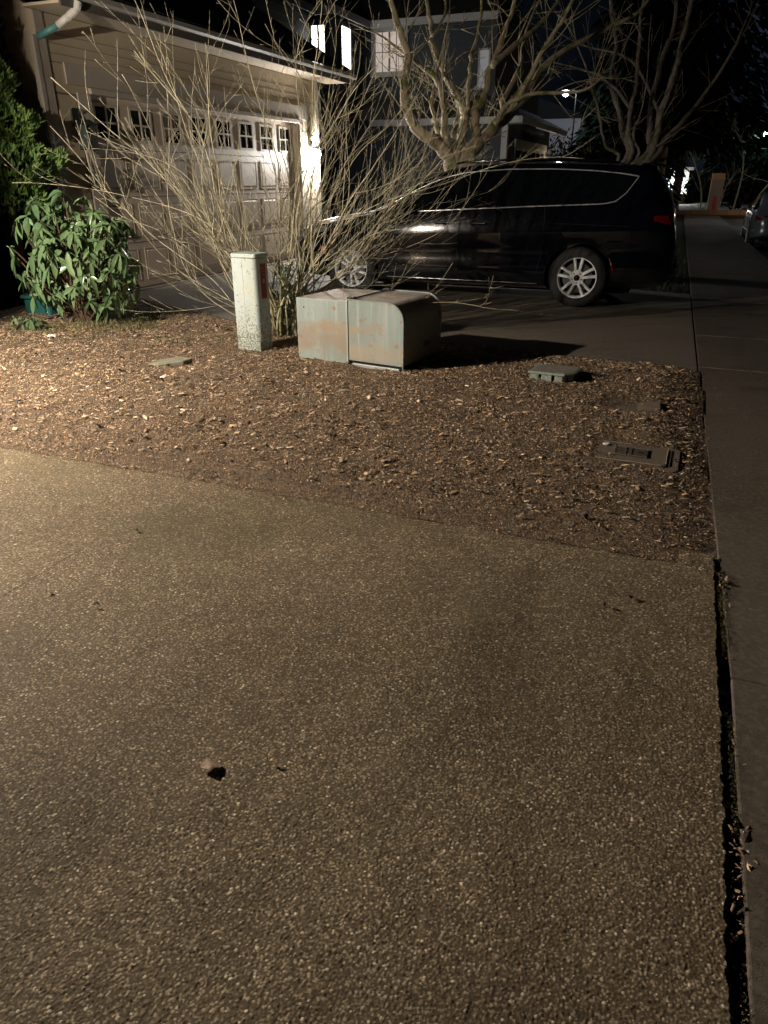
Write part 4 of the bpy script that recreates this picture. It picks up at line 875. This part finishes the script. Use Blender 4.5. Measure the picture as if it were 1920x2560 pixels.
# bare multi stemmed shrub
m_stem = mat('pale_bark', (.50, .455, .32), .6, noise=[((9, 9, 3), .42, .62, (.34, .31, .21)), (22, .56, .64, (.12, .10, .06))])
m_moss = mat('mossy_base', (.17, .16, .07), .85, noise=[(14, .45, .6, (.33, .29, .17)), (30, .5, .64, (.07, .09, .02))], bump=(60, .8, .01))
S0 = Vector((-3.86, 6.72, .03))
Sh = empty('bare_shrub', S0, 'wide leafless shrub of many thin pale stems behind the green pedestal and the transformer', 'shrub')
stems, branches, twigs = MB(), MB(), MB(); basep = MB()
def side_shoots(pts, r0, L, level, mbt, t0=.25):
    n = len(pts)-1; Ltot = sum((pts[i+1]-pts[i]).length for i in range(n)); gap = .20 if level == 1 else .105
    d_ = t0*Ltot; sgn = random.choice((-1, 1)); az = random.uniform(0, math.pi)
    while d_ < Ltot*.97:
        t = d_/Ltot; k = min(int(t*n), n-1); f = t*n-k; p = pts[k].lerp(pts[k+1], f); dr = (pts[k+1]-pts[k]).normalized()
        sgn = -sgn; az += random.gauss(.5, .7); s_ = perp(dr, az)*sgn; ang = random.uniform(.45, .85)
        dd = (dr*math.cos(ang)+s_*math.sin(ang))
        if dd.z < -.2: dd.z *= -.3
        if level == 1: LL = random.uniform(.4, 1.25)*(1.0-t*.5)*min(1, L/1.6)
        else: LL = random.choice((.04, .07, random.uniform(.1, .38)))*(1.1-t*.5)
        q = grow(p, dd, LL, .07 if level == 1 else .05, .75, .10)
        rr = r0*(1-t*.7)*(.5 if level == 1 else .6); rr = max(rr, .0017)
        mbt.tube(q, [max(.0013, rr*(1-.62*i/(len(q)-1))) for i in range(len(q))], 4 if level == 1 else 3)
        if level == 1: side_shoots(q, rr, LL, 2, twigs, .2)
        d_ += gap*random.uniform(.6, 1.6)*(1 if level == 1 else 1.1)
camr = Vector((math.cos(R(22)), math.sin(R(22)), 0)); camf = Vector((-math.sin(R(22)), math.cos(R(22)), 0))
specs = []
for k in range(30):   # (sideways lean, depth lean, tilt from vertical in degrees, length)
    u = (k+.5)/30*2-1+random.uniform(-.04, .04)
    tilt = abs(u)**.9*78; L = 3.3-1.15*abs(u)**1.3+random.uniform(-.35, .25)
    if abs(u) > .85: L = random.uniform(1.7, 2.15)
    specs.append((u, random.uniform(-.45, .45), tilt, L))
for k in range(13): specs.append((random.uniform(-.45, .45), random.uniform(-.5, .5), random.uniform(2, 22), random.uniform(2.7, 3.7)))
for k in range(9):
    specs.append((random.uniform(-.5, .5), random.choice((-1, 1))*random.uniform(.5, 1), random.uniform(20, 55), random.uniform(1.9, 2.8)))
for k in range(6): specs.append((random.uniform(-1, -.35), random.uniform(-.6, .5), random.uniform(55, 80), random.uniform(1.2, 2.0)))
for k in range(8): specs.append((random.uniform(.5, 1), random.uniform(-.5, .3), random.uniform(55, 74), random.uniform(1.7, 2.6)))
for (u, v_, tilt, L) in specs:
    hd = (camr*u+camf*v_*.6); hd.normalize()
    b0 = S0+hd*random.uniform(.03, .2)+Vector((0, 0, .0)); th = R(tilt)
    d = Vector((0, 0, 1))*math.cos(th*.95)+hd*math.sin(th*.95)
    if tilt > 45: b0 = b0+Vector((0, 0, random.uniform(.15, .5)))
    q = grow(b0, d, L, .11, .34 if tilt > 30 else .06, .11)
    r0 = random.uniform(.0075, .012) if tilt < 22 else random.uniform(.0045, .0085); n = len(q)
    stems.tube(q, [max(.002, r0*(1-.80*i/(n-1))) for i in range(n)], 6)
    if tilt > 45:   # joins the crown base
        basep.tube([S0+Vector((random.uniform(-.05, .05), random.uniform(-.05, .05), 0)), S0.lerp(b0, .6)+Vector((0, 0, .05)), b0, q[1]], [.022, .016, r0*1.3, r0], 6)
    side_shoots(q, r0, L, 1, branches, .22)
for k in range(9):
    a = random.uniform(0, 6.28); d = Vector((math.cos(a)*.25, math.sin(a)*.25, 1)); basep.tube(grow(S0+Vector((math.cos(a), math.sin(a), 0))*random.uniform(.02, .15), d, random.uniform(.5, .95), .08, 0, .08), [.028-.0018*i for i in range(14)][:99][:max(3, 0)] if False else .014, 7)
for nm, mb, m in (('stem', stems, m_stem), ('branch', branches, m_stem), ('twig', twigs, m_stem), ('mossy_base', basep, m_moss)):
    o = mb.build(nm, m, Sh, smooth=True)
# moss tufts and ivy-like leaves at its base
def leafmesh(mb, c, d, L, W, nrm, droop=.3):
    """one folded elliptical leaf, 10 vertices"""
    d = d.normalized(); s_ = d.cross(nrm); s_ = s_.normalized() if s_.length > 1e-5 else d.orthogonal().normalized(); u = s_.cross(d)
    prof = [(0, .06), (.22, .72), (.5, 1.), (.78, .75), (1., .05)]; i0 = len(mb.v)
    for t, w_ in prof:
        p = c+d*L*t-Vector((0, 0, 1))*droop*L*t*t; e = s_*W*.5*w_; up = u*W*.13*w_
        for q in (p-e+up, p, p+e+up): mb.v.append((q.x, q.y, q.z))
    for k in range(4):
        for j in range(2): a = i0+k*3+j; mb.f.append((a, a+1, a+4, a+3)); mb.mi.append(0)
m_ivy = mat('small_leaf', (.16, .21, .13), .45, noise=[(9, .4, .6, (.10, .15, .07))])
mb = MB()
for k in range(420):
    a = random.uniform(0, 6.28); rr_ = abs(random.gauss(0, .17)); z = random.uniform(.02, .75)
    c = S0+Vector((math.cos(a)*rr_+.06, math.sin(a)*rr_, z)); leafmesh(mb, c, Vector((random.gauss(0, 1), random.gauss(0, 1), random.gauss(.2, .6))), random.uniform(.03, .075), random.uniform(.018, .035), Vector((0, 0, 1)), .1)
mb.build('leaves', m_ivy, Sh, smooth=True)
mb = MB()
for k in range(1300):
    u = random.uniform(-1, 1); z = abs(random.gauss(.32, .25)); rr_ = abs(u)*(.15+z*.9); c = S0+camr*(rr_*math.copysign(1, u))*.8+camf*random.uniform(-.12, .12)+Vector((0, 0, .25+z*.8))
    L = random.uniform(.01, .03); leafmesh(mb, c, rv(1), L, L*.5, Vector((0, 0, 1)), 0)
mb.build('moss_tufts', mat('moss_tuft', (.10, .12, .03), .9), Sh)

# rhododendrons
m_rho = mat('rhododendron_leaf', (.12, .20, .09), .3, noise=[(5, .42, .62, (.19, .29, .13)), (2.5, .5, .66, (.07, .14, .065)), (16, .62, .7, (.26, .25, .10))], coat=.25)
m_wood = mat('brown_wood', (.11, .075, .045), .85, bump=(50, .5, .01))
def rhodo(loc, cen, rad, n, seed, label, cond_=None, leafL=.15):
    random.seed(seed); E_ = empty('rhododendron', loc, label, 'shrub'); lv, st = MB(), MB(); base = Vector(loc)
    for k in range(n):
        while True:
            v = rv(1).normalized()
            if v.z > -.75: break
        rr_ = random.uniform(.55, 1.05); c = Vector(cen)+Vector((v.x*rad[0], v.y*rad[1], v.z*rad[2]))*rr_
        if c.z < .08: c.z = .08+random.uniform(0, .1)
        out = (v+Vector((0, 0, .5))).normalized()
        mid = base.lerp(c, .5)+Vector((0, 0, .08))+rv(.04); st.tube([base+rv(.03), base.lerp(mid, .5)+rv(.02), mid, c-out*.05, c+out*.02], [.014, .011, .008, .005, .003], 5)
        m_ = random.randint(4, 8); a0 = random.uniform(0, 6.28)
        for j in range(m_):
            a = a0+j*2.4+random.gauss(0, .3); s_ = perp(out, a); el = random.uniform(-.9, .5); d = (s_*math.cos(el)+out*math.sin(el)); L = random.uniform(.45, 1.15)*leafL
            leafmesh(lv, c+rv(.006), d, L, L*random.uniform(.36, .46), out+rv(.5), random.uniform(.2, 1.1))
        if random.random() < .3: lv.tube([c, c+out*.03, c+out*.045], [.006, .008, .001], 5)
    lv.build('leaves', m_rho, E_, smooth=True); st.build('stem', m_wood, E_); return E_
rhodo((-6.35, 6.55, .0), (-6.38, 6.58, .74), (.78, .52, .70), 215, 4, 'large rhododendron with drooping glossy leaves at the left, in front of the garage')
rhodo((-6.62, 5.92, .0), (-6.62, 5.92, .10), (.20, .16, .10), 9, 6, 'small low rhododendron shoot at the foot of the big one', leafL=.11)
# arborvitae at the left edge
m_ced = mat('cedar_foliage', (.13, .24, .06), .6, noise=[(6, .4, .62, (.21, .33, .08)), (2.5, .5, .7, (.06, .12, .05))])
Ce = empty('cedar_tree', (-8.12, 7.38, 0), 'bushy bright green cedar at the left edge, beside the garage corner', 'conifer'); random.seed(9); mb = MB()
for k in range(5200):
    t = random.random()**.8; z = 1.15+1.75*t; rad = .74*(1-t)**.55*(.85+.25*math.sin(z*9+2*math.sin(z*3))); a = random.uniform(0, 6.28)
    lump = 1+.16*math.sin(a*5+z*6)+.1*math.sin(a*11-z*13); rr_ = rad*lump*random.uniform(.7, 1.05)
    c = Vector((-8.12+math.cos(a)*rr_, 7.38+math.sin(a)*rr_, z)); out = Vector((math.cos(a), math.sin(a), .9)).normalized()
    for j in range(3): leafmesh(mb, c, (out+rv(.35)), random.uniform(.04, .10), random.uniform(.012, .028), perp(out, random.uniform(0, 6)), -.15)
mb.build('foliage', m_ced, Ce)
mb = MB(); mb.tube([(-8.12, 7.38, -.05), (-8.12, 7.38, 1.2), (-8.1, 7.4, 2.6)], [.07, .06, .015], 8); mb.build('trunk', m_wood, Ce)
# near-black cypress added to stand in for the shade between the houses
m_dkc = mat('gap_shade_foliage', (.010, .018, .015), .8)
Cy = empty('gap_shade_cypress', (-8.75, 7.72, 0), 'tall blackish cypress added to darken the gap left of the garage corner', 'conifer'); mb = MB()
for k in range(8000):
    t = random.random(); z = .1+6.2*t; a = random.uniform(0, 6.28); rr_ = .66*(1-t)**.12*random.uniform(.5, 1.04)
    c = Vector((-9.0+math.cos(a)*rr_*1.5, 7.62+math.sin(a)*rr_*.62, z)); leafmesh(mb, c, Vector((math.cos(a)*.5, math.sin(a)*.5, 1))+rv(.3), random.uniform(.14, .25), random.uniform(.06, .11), perp(Vector((0, 0, 1)), a), 0)
mb.build('foliage', m_dkc, Cy); mb = MB(); mb.tube([(-9.0, 7.66, -.1), (-9.0, 7.66, 5.5)], [.1, .03], 8); mb.build('trunk', m_wood, Cy)
# small dark laurel in the gap

# street trees from hand laid limbs
m_tbark = mat('pale_maple_bark', (.42, .34, .235), .75, noise=[((3, 3, 1), .45, .65, (.32, .26, .175)), (5, .50, .60, (.13, .15, .035)), (24, .6, .7, (.07, .06, .04))], bump=(26, .7, .02))
m_tbark2 = mat('brown_grey_bark', (.21, .17, .135), .8, noise=[(4, .5, .62, (.09, .09, .035)), (20, .55, .7, (.08, .065, .05))], bump=(26, .7, .02))
def smoothpath(P, n=4):
    out = []
    for i in range(len(P)-1):
        a = P[max(i-1, 0)]; b_ = P[i]; c = P[i+1]; d = P[min(i+2, len(P)-1)]
        for k in range(n):
            t = k/n; out.append(tuple(.5*((2*b_[j])+(-a[j]+c[j])*t+(2*a[j]-5*b_[j]+4*c[j]-d[j])*t*t+(-a[j]+3*b_[j]-3*c[j]+d[j])*t**3) for j in range(4)))
    out.append(P[-1]); return out
def limb_tree(E_, limbs, root, m, seed, lean=.75, dens=1., rmin=.006, maxlen=2.4, fork=1.0):
    random.seed(seed); tr, tw = MB(), MB()
    for li, L in enumerate(limbs):
        if min(q[2] for q in L[:1]) < 2.6 and li != -1 and L[0][2] < 2.15:
            r0 = L[0][3]; p = L[0]
            mid = (root.x+(p[0]-root.x)*.45, root.y+(p[1]-root.y)*.5, p[2]*.45); L = [(root.x+random.uniform(-.1, .1), root.y+random.uniform(-.1, .1), -.1, r0*1.35), (*mid, r0*1.15)]+L
        P = smoothpath(L, 4); P = [(x+random.gauss(0, .012), y+random.gauss(0, .012), z, r*(1+random.uniform(-.08, .12))) for x, y, z, r in P]
        tr.tube([q[:3] for q in P], [q[3]*1.12 for q in P], 10)
        # extend beyond the frame and fork
        e, e0 = Vector(P[-1][:3]), Vector(P[-3][:3]); d = (e-e0).normalized()
        def sub(p, d, Ls, r, lev):
            q = grow(p, d, Ls, .16, .22, .06); n = len(q); mbx = tr if lev == 0 else tw
            mbx.tube(q, [max(rmin*.8, r*(1-.75*i/(n-1))) for i in range(n)], 6 if lev == 0 else 4 if lev == 1 else 3)
            if lev >= 3: return
            k = int((1.1+Ls*1.9)*dens*(1 if lev else 1.2))
            for _ in range(k):
                t = random.uniform(.15, 1); i = min(int(t*(n-1)), n-2); dr = (q[i+1]-q[i]).normalized(); ang = random.uniform(.35, 1.0)
                dd = dr*math.cos(ang)+perp(dr, random.uniform(0, 6.28))*math.sin(ang)+Vector((0, 0, .15)); sub(q[i], dd, Ls*random.uniform(.3, .6), r*random.uniform(.35, .55), lev+1)
        if P[-1][3] > .02: sub(e, d, random.uniform(.6, 1.)*maxlen, P[-1][3], 0)
        n = len(P); m_ = int(n*.55*dens)
        for _ in range(m_):
            i = random.randint(int(n*.25), n-2); dr = (Vector(P[i+1][:3])-Vector(P[i][:3])).normalized(); ang = random.uniform(.5, 1.15)
            dd = dr*math.cos(ang)+perp(dr, random.uniform(0, 6.28))*math.sin(ang)+Vector((.15, 0, .2)); sub(Vector(P[i][:3]), dd, random.uniform(.35, 1.)*maxlen*.55, max(rmin*1.3, P[i][3]*random.uniform(.15, .35)), 1)
    tr.build('trunk', m, E_, smooth=True); tw.build('crown', m, E_, smooth=True)
TREE_A = [[(-4.543, 14.721, 1.817, 0.116), (-4.723, 14.67, 2.073, 0.109), (-4.899, 14.577, 2.243, 0.101), (-5.144, 14.456, 2.411, 0.093), (-5.318, 14.413, 2.679, 0.085), (-5.406, 14.421, 2.977, 0.078), (-5.424, 14.42, 3.204, 0.07), (-5.395, 14.538, 3.629, 0.062), (-5.519, 14.542, 3.947, 0.054), (-5.685, 14.559, 4.328, 0.047), (-5.827, 14.616, 4.768, 0.039)], [(-4.48, 14.771, 1.866, 0.093), (-4.463, 14.971, 2.142, 0.087), (-4.483, 15.199, 2.505, 0.081), (-4.469, 15.324, 2.635, 0.074), (-4.643, 15.476, 2.973, 0.068), (-4.814, 15.553, 3.157, 0.062), (-5.054, 15.674, 3.484, 0.056), (-5.274, 15.805, 3.814, 0.05), (-5.421, 15.966, 4.145, 0.043), (-5.553, 16.152, 4.515, 0.037), (-5.769, 16.415, 5.105, 0.031)], [(-4.579, 14.749, 1.901, 0.07), (-4.703, 14.815, 2.25, 0.065), (-4.749, 14.876, 2.526, 0.059), (-4.827, 14.958, 2.87, 0.054), (-4.88, 14.996, 3.108, 0.049), (-5.032, 14.994, 3.344, 0.044), (-5.196, 14.927, 3.461, 0.039)], [(-4.814, 14.813, 2.217, 0.047), (-4.959, 14.975, 2.537, 0.041), (-5.077, 15.131, 2.824, 0.036), (-5.155, 15.268, 3.041, 0.031)], [(-4.314, 14.838, 1.866, 0.116), (-4.089, 15.282, 2.252, 0.107), (-3.953, 15.629, 2.517, 0.097), (-3.74, 15.987, 2.743, 0.088), (-3.62, 16.398, 3.148, 0.078), (-3.49, 16.732, 3.391, 0.069), (-3.36, 17.075, 3.654, 0.059), (-2.992, 17.569, 4.025, 0.05), (-2.452, 18.109, 4.351, 0.04), (-1.903, 18.656, 4.681, 0.031)], [(-4.214, 14.879, 1.866, 0.085), (-4.183, 15.126, 2.254, 0.079), (-4.27, 15.309, 2.609, 0.073), (-4.303, 15.444, 2.824, 0.067), (-4.19, 15.637, 3.04, 0.061), (-4.196, 15.873, 3.434, 0.055), (-4.156, 16.039, 3.653, 0.049), (-4.062, 16.388, 4.194, 0.043), (-3.983, 16.715, 4.701, 0.037), (-4.019, 16.925, 5.068, 0.031)], [(-4.425, 15.175, 2.625, 0.047), (-4.484, 15.45, 2.864, 0.042), (-4.584, 15.83, 3.345, 0.037), (-4.65, 16.21, 3.799, 0.033), (-4.651, 16.695, 4.409, 0.028), (-4.771, 17.176, 5.106, 0.023)], [(-3.863, 15.356, 2.534, 0.047), (-3.68, 15.414, 2.856, 0.04), (-3.236, 15.501, 3.028, 0.034), (-2.717, 15.534, 3.032, 0.028), (-2.282, 15.547, 3.062, 0.022), (-1.957, 15.608, 3.277, 0.016)], [(-4.113, 15.768, 3.552, 0.054), (-3.831, 16.459, 3.991, 0.044), (-3.526, 17.15, 4.409, 0.034), (-3.295, 17.856, 4.918, 0.023)], [(-4.617, 14.946, 2.323, 0.039), (-4.72, 15.635, 2.711, 0.031), (-4.972, 16.275, 3.122, 0.023), (-5.273, 16.868, 3.478, 0.016)], [(-4.089, 15.088, 2.182, 0.062), (-3.915, 15.849, 2.703, 0.054), (-3.989, 16.448, 3.102, 0.047), (-3.886, 17.205, 3.671, 0.039), (-3.995, 17.888, 4.266, 0.031), (-3.957, 18.683, 4.965, 0.023)], [(-3.571, 15.669, 2.92, 0.047), (-3.256, 15.752, 3.543, 0.039), (-2.889, 15.86, 4.171, 0.031), (-2.646, 15.835, 4.637, 0.023)], [(-5.283, 15.56, 4.079, 0.031), (-5.268, 16.228, 4.509, 0.023), (-5.422, 16.912, 5.106, 0.016)]]
TREE_B = [[(-2.104, 23.808, 2.072, 0.081), (-2.348, 24.181, 2.807, 0.074), (-2.525, 24.479, 3.339, 0.067), (-2.75, 24.707, 3.769, 0.061), (-2.941, 25.003, 4.309, 0.054), (-2.942, 25.485, 5.066, 0.048), (-3.213, 25.916, 5.937, 0.041), (-3.467, 26.302, 6.706, 0.035)], [(-2.029, 23.838, 2.072, 0.069), (-2.168, 24.028, 2.796, 0.063), (-2.191, 24.208, 3.41, 0.058), (-2.134, 24.366, 3.915, 0.052), (-2.196, 24.576, 4.62, 0.046), (-2.275, 24.827, 5.419, 0.04), (-2.299, 25.148, 6.312, 0.035)], [(-1.593, 23.988, 2.019, 0.092), (-1.407, 24.299, 2.622, 0.086), (-1.398, 24.558, 3.263, 0.081), (-1.28, 24.818, 3.817, 0.075), (-1.201, 25.018, 4.285, 0.069), (-1.14, 25.169, 4.669, 0.063), (-1.14, 25.32, 5.102, 0.058), (-1.073, 25.573, 5.686, 0.052), (-1.073, 25.839, 6.348, 0.046)], [(-1.633, 24.025, 2.124, 0.081), (-1.593, 24.475, 2.633, 0.075), (-1.704, 25.023, 3.456, 0.069), (-1.685, 25.629, 4.291, 0.063), (-1.589, 26.272, 5.138, 0.058), (-1.478, 26.764, 5.672, 0.052), (-1.602, 27.395, 6.671, 0.046)], [(-1.41, 24.088, 2.072, 0.069), (-1.184, 24.503, 2.596, 0.061), (-0.831, 24.917, 3.018, 0.054), (-0.405, 25.468, 3.653, 0.046), (0.004, 26.066, 4.395, 0.038), (0.307, 26.624, 5.142, 0.031), (0.504, 27.14, 5.892, 0.023)], [(-2.318, 23.722, 2.072, 0.046), (-2.666, 23.437, 2.425, 0.041), (-2.815, 23.28, 2.871, 0.037), (-2.967, 23.141, 3.354, 0.032), (-3.096, 22.953, 3.725, 0.028), (-3.288, 22.785, 4.182, 0.023)], [(-1.837, 23.916, 2.072, 0.035), (-1.953, 23.767, 2.578, 0.031), (-1.956, 23.554, 2.867, 0.027), (-1.846, 23.382, 3.146, 0.023)], [(-2.234, 24.438, 3.429, 0.046), (-2.647, 24.668, 3.863, 0.038), (-3.228, 24.833, 4.303, 0.031), (-3.943, 24.84, 4.536, 0.023)], [(-1.406, 24.694, 3.272, 0.046), (-2.173, 25.439, 4.423, 0.038), (-2.734, 25.934, 4.912, 0.031), (-3.728, 26.151, 5.196, 0.023)]]

TA = empty('maple_tree', (-4.45, 15.0, -.1), 'mossy bare maple with many upright limbs, rising behind the roof of the minivan', 'tree')
limb_tree(TA, TREE_A, Vector((-4.45, 15.0, 0)), m_tbark, 31, dens=.62, rmin=.007)
TB = empty('maple_tree', (-4.0, 21.6, -.1), 'second bare multi stemmed tree, dimmer and farther to the right of the mossy maple', 'tree')
limb_tree(TB, TREE_B, Vector((-4.1, 21.6, 0)), m_tbark2, 33, dens=.5, rmin=.008, maxlen=3.)
# ------------------------------------------------------------- far end of the street
m_con = mat('conifer_needles', (.009, .014, .008), .95, spec=.02, noise=[(2, .4, .6, (.005, .009, .005))])
def conifer(x, y, h, r, seed, label, n=4200, z0=.8, group=None):
    random.seed(seed); E_ = empty('conifer', (x, y, 0), label, 'conifer', group); mb = MB()
    for k in range(n):
        t = random.random()**1.25; z = z0+(h-z0)*t; a = random.uniform(0, 6.28); tier = .72+.28*abs(math.sin(z*1.9+a*.5)); rr_ = r*(1-t)**.8*tier*random.uniform(.25, 1.)
        c = Vector((x+math.cos(a)*rr_, y+math.sin(a)*rr_, z)); d = Vector((math.cos(a), math.sin(a), -.35))+rv(.25); L = random.uniform(.5, 1.1)*min(r, 3.2)*.24; leafmesh(mb, c, d, L, L*.36, Vector((0, 0, 1))+rv(.5), .25)
    mb.build('foliage', m_con, E_); mb = MB(); mb.tube([(x, y, -.2), (x, y, h*.9)], [.28, .05], 8); mb.build('trunk', m_wood, E_); return E_
conifer(-1.9, 39.5, 15, 2.6, 1, 'tall dark conifer behind the trunk fork of the second bare tree', z0=3)
conifer(-3.6, 41, 17, 2.9, 2, 'tallest dark conifer, straight behind the second bare tree')
conifer(-1.3, 51, 27, 7., 3, 'tall dark conifer whose jagged edge meets the night sky at the right', n=12000, z0=3.2)
conifer(-12.2, 46, 17, 3.2, 4, 'broad dark conifer beyond the street lamp')
conifer(5.2, 56, 6.5, 3.4, 5, 'lower rounded dark conifer at the right edge of the view')
conifer(-4.8, 53, 13, 3.2, 6, 'dark conifer behind the far lit porch')
conifer(-13.5, 44, 15, 4.4, 7, 'dark conifer over the roof of the slate house')
conifer(2.3, 60, 6.5, 3.4, 8, 'dark conifer behind the pinkish kiosk')
def slender(x, y, h, lean, label, seed, r=.055):
    random.seed(seed); E_ = empty('slender_tree', (x, y, 0), label, 'tree'); t_, c_ = MB(), MB(); q = grow(Vector((x, y, 0)), Vector((lean, 0, 1)), h, .3, .05, .05); n = len(q)
    t_.tube(q, [r*(1-.7*i/(n-1)) for i in range(n)], 6)
    for k in range(22):
        i = random.randint(n//4, n-2); c_.tube(grow(q[i], Vector((random.gauss(0, .7), random.gauss(0, .7), 1)), random.uniform(.4, 1.5), .2, .2, .1), [.018]+[.01]*40 if False else .011, 3)
    m = mat('pale_thin_bark', (.45, .46, .38), .7); t_.build('trunk', m, E_); c_.build('crown', m, E_)
slender(.20, 46.5, 3.5, .03, 'thin pale tree left of the pinkish kiosk', 1); slender(1.86, 46.5, 5, .05, 'thin pale forked tree right of the pinkish kiosk', 2, .05); slender(2.75, 46, 5, .12, 'leaning thin brown tree nearest the parked car', 3, .045); slender(1.15, 47, 2.2, .05, 'short thin bluish sapling touching the right side of the kiosk', 4, .04)
# timber edging round the far green
m_tim = mat('orange_timber', (.18, .105, .06), .8, noise=[(3, .4, .6, (.24, .12, .06))])
Te = empty('timber_edging', (-1.1, 42, 0), 'low orange brown timber edging across the far end of the sidewalk', 'edging')
for k in range(9):
    x0_ = -1.05+k*.62; mb = MB(); y_ = 42+.04*k; mb.box(x0_, x0_+.6, y_, y_+.14, -.1, .17+.006*k); mb.build('timber', m_tim, Te, bevel=.015)
mb = MB(); mb.box(-1.3, 6, 41.2, 75, -.2, -.03); structure(mb.build('far_green', m_ground), 'dark green beyond the timber edging', 'ground')
# kiosk
m_pk = mat('pinkish_wood', (.20, .155, .155), .75)
K = empty('kiosk', (.78, 43.2, 0), 'narrow pinkish wooden kiosk with a red centre panel at the end of the street', 'kiosk')
mb = MB(); mb.box(.50, 1.06, 43.0, 43.4, -.05, .78); mb.build('base', m_pk, K); mb = MB(); mb.box(.72, .90, 42.985, 42.999, .12, .76); mb.build('red_panel', mat('dull_red', (.28, .04, .045), .7), K)
mb = MB(); mb.box(.47, 1.09, 42.96, 43.44, .79, 1.55); mb.build('cabinet', m_pk, K); mb = MB(); mb.box(.44, 1.12, 42.75, 43.5, 1.56, 1.60); mb.box(.50, 1.08, 42.98, 43.4, 1.60, 1.86); mb.build('roof', mat('orange_brown_wood', (.33, .2, .13), .8), K)
mb = MB(); mb.box(.465, .50, 42.955, 43.0, 0, 1.86); mb.build('corner_strip', mat('pale_strip', (.6, .52, .45), .7), K)
# far house with a porch lamp
m_fh = mat('pale_far_siding', (.10, .105, .09), .8)
F1 = empty('far_house', (-2.2, 62, 0), 'small pale far house with a bright porch lamp, at the end of the sidewalk', 'house')
mb = MB(); mb.box(-8, -.9, 62, 69, -.1, 2.2); mb.build('wall', m_fh, F1); mb = MB(); mb.box(-8.3, -.6, 61.6, 69.3, 2.21, 2.4); mb.build('roof', m_roof, F1)
mb = MB(); mb.box(-2.6, -1.0, 60.7, 61.9, .60, .66); mb.build('porch_ledge', m_fh, F1); mb = MB(); mb.box(-3, -1.0, 60.5, 60.56, -.1, .55); mb.build('porch_fence', m_tim, F1)
bl_ = bulb(F1, (2.2-1.45, -1.0, 1.05), .12, 700, (1., .97, .9), 'porch_bulb')
bl2 = bulb(F1, (.3, -1.5, 1.5), .06, 900, (.8, .9, 1.), 'porch_bulb')
# street lamps
m_pole = mat('lamp_pole', (.012, .012, .012), .6, metal=.5)
def street_lamp(x, y, h, label, st, c):
    E_ = empty('street_lamp', (x, y, 0), label, 'street lamp'); mb = MB(); mb.tube([(x+.5, y, -.1), (x+.5, y, h-.1), (x+.4, y, h+.12), (x, y, h+.14)], [.04, .03, .025, .02], 8); mb.build('pole', m_pole, E_)
    mb = MB(); mb.prism(rrect(x-.22, x+.2, y-.12, y+.12, .06), 2, h+.1, h+.18); mb.build('lamp_head', m_pole, E_); bulb(E_, (0, 0, h-.02), .13, st, c, 'lamp_bulb')
street_lamp(-6.55, 39.0, 5.25, 'street lamp glowing white between the dark conifers, above the minivan', 200, (.80, .90, 1.))
street_lamp(3.12, 52.5, 4.0, 'bluish street lamp glowing at the right edge of the view', 380, (.66, .88, 1.))
PL = empty('post_lamp', (4.7, 39.6, 0), 'low post lamp just outside the right edge that lights the timber edging and the kiosk', 'lamp')
mb = MB(); mb.tube([(4.7, 39.6, -.2), (4.7, 39.6, 1.55)], .05, 8); mb.build('pole', m_pole, PL); mb = MB(); mb.box(4.55, 4.85, 39.45, 39.75, 1.86, 1.9); mb.build('lamp_cap', m_pole, PL)
bulb(PL, (0, 0, 1.7), .07, 480, (1., .80, .58), 'lamp_bulb')
# pale wall glimpsed through the branches, lit by that street lamp
F2 = empty('far_house', (-10, 46, 0), 'pale house glimpsed through foliage under the street lamp', 'house')
mb = MB(); mb.box(-16, -6.75, 46, 53, -.1, 4.7); mb.build('wall', mat('white_far_siding', (.62, .60, .64), .8), F2); mb = MB(); mb.prism([(-16.4, 4.7), (-6.4, 4.7), (-11.4, 6.6)], 1, 45.6, 53.4); mb.build('roof', m_roof, F2)
def mid_bush(x, y, z, r, n, seed, label):
    random.seed(seed); E_ = empty('dark_bush', (x, y, 0), label, 'bush'); mb = MB(); st = MB()
    for k in range(n):
        v = rv(1).normalized()*random.uniform(.3, 1.); c = Vector((x+v.x*r[0], y+v.y*r[1], max(.1, z+v.z*r[2]))); L = random.uniform(.12, .28); leafmesh(mb, c, rv(1), L, L*.5, rv(1), .2)
    for k in range(16): v = rv(1).normalized(); st.tube([(x, y, -.1), (x+v.x*r[0]*.5, y+v.y*r[1]*.5, z), (x+v.x*r[0], y+v.y*r[1], z+abs(v.z)*r[2])], [.05, .03, .01], 5)
    mb.build('foliage', m_con, E_); st.build('stem', m_wood, E_)
mid_bush(-6.6, 42, 2.0, (2.6, 1.5, 2.0), 2300, 3, 'loose dark bush veiling the pale house under the street lamp')
mid_bush(-9.0, 36, 2.6, (1.5, 1.2, 1.6), 1100, 4, 'dark bush at the corner of the slate house')
mid_bush(2.6, 49.5, 1.5, (2.6, 1.2, 1.8), 1500, 5, 'dark undergrowth behind the thin pale trees')
mid_bush(-3.6, 30, 1.4, (1.7, 1.5, 1.7), 1900, 6, 'dark bush behind the rear of the minivan')
# warm wall light under the slate house's street eave
lantern((-5.60, 30.6, 2.25), 'small warm double lamp on the street side of the slate house', lit=(.05, 260, (1., .8, .5)), s=1.1, glass=False)
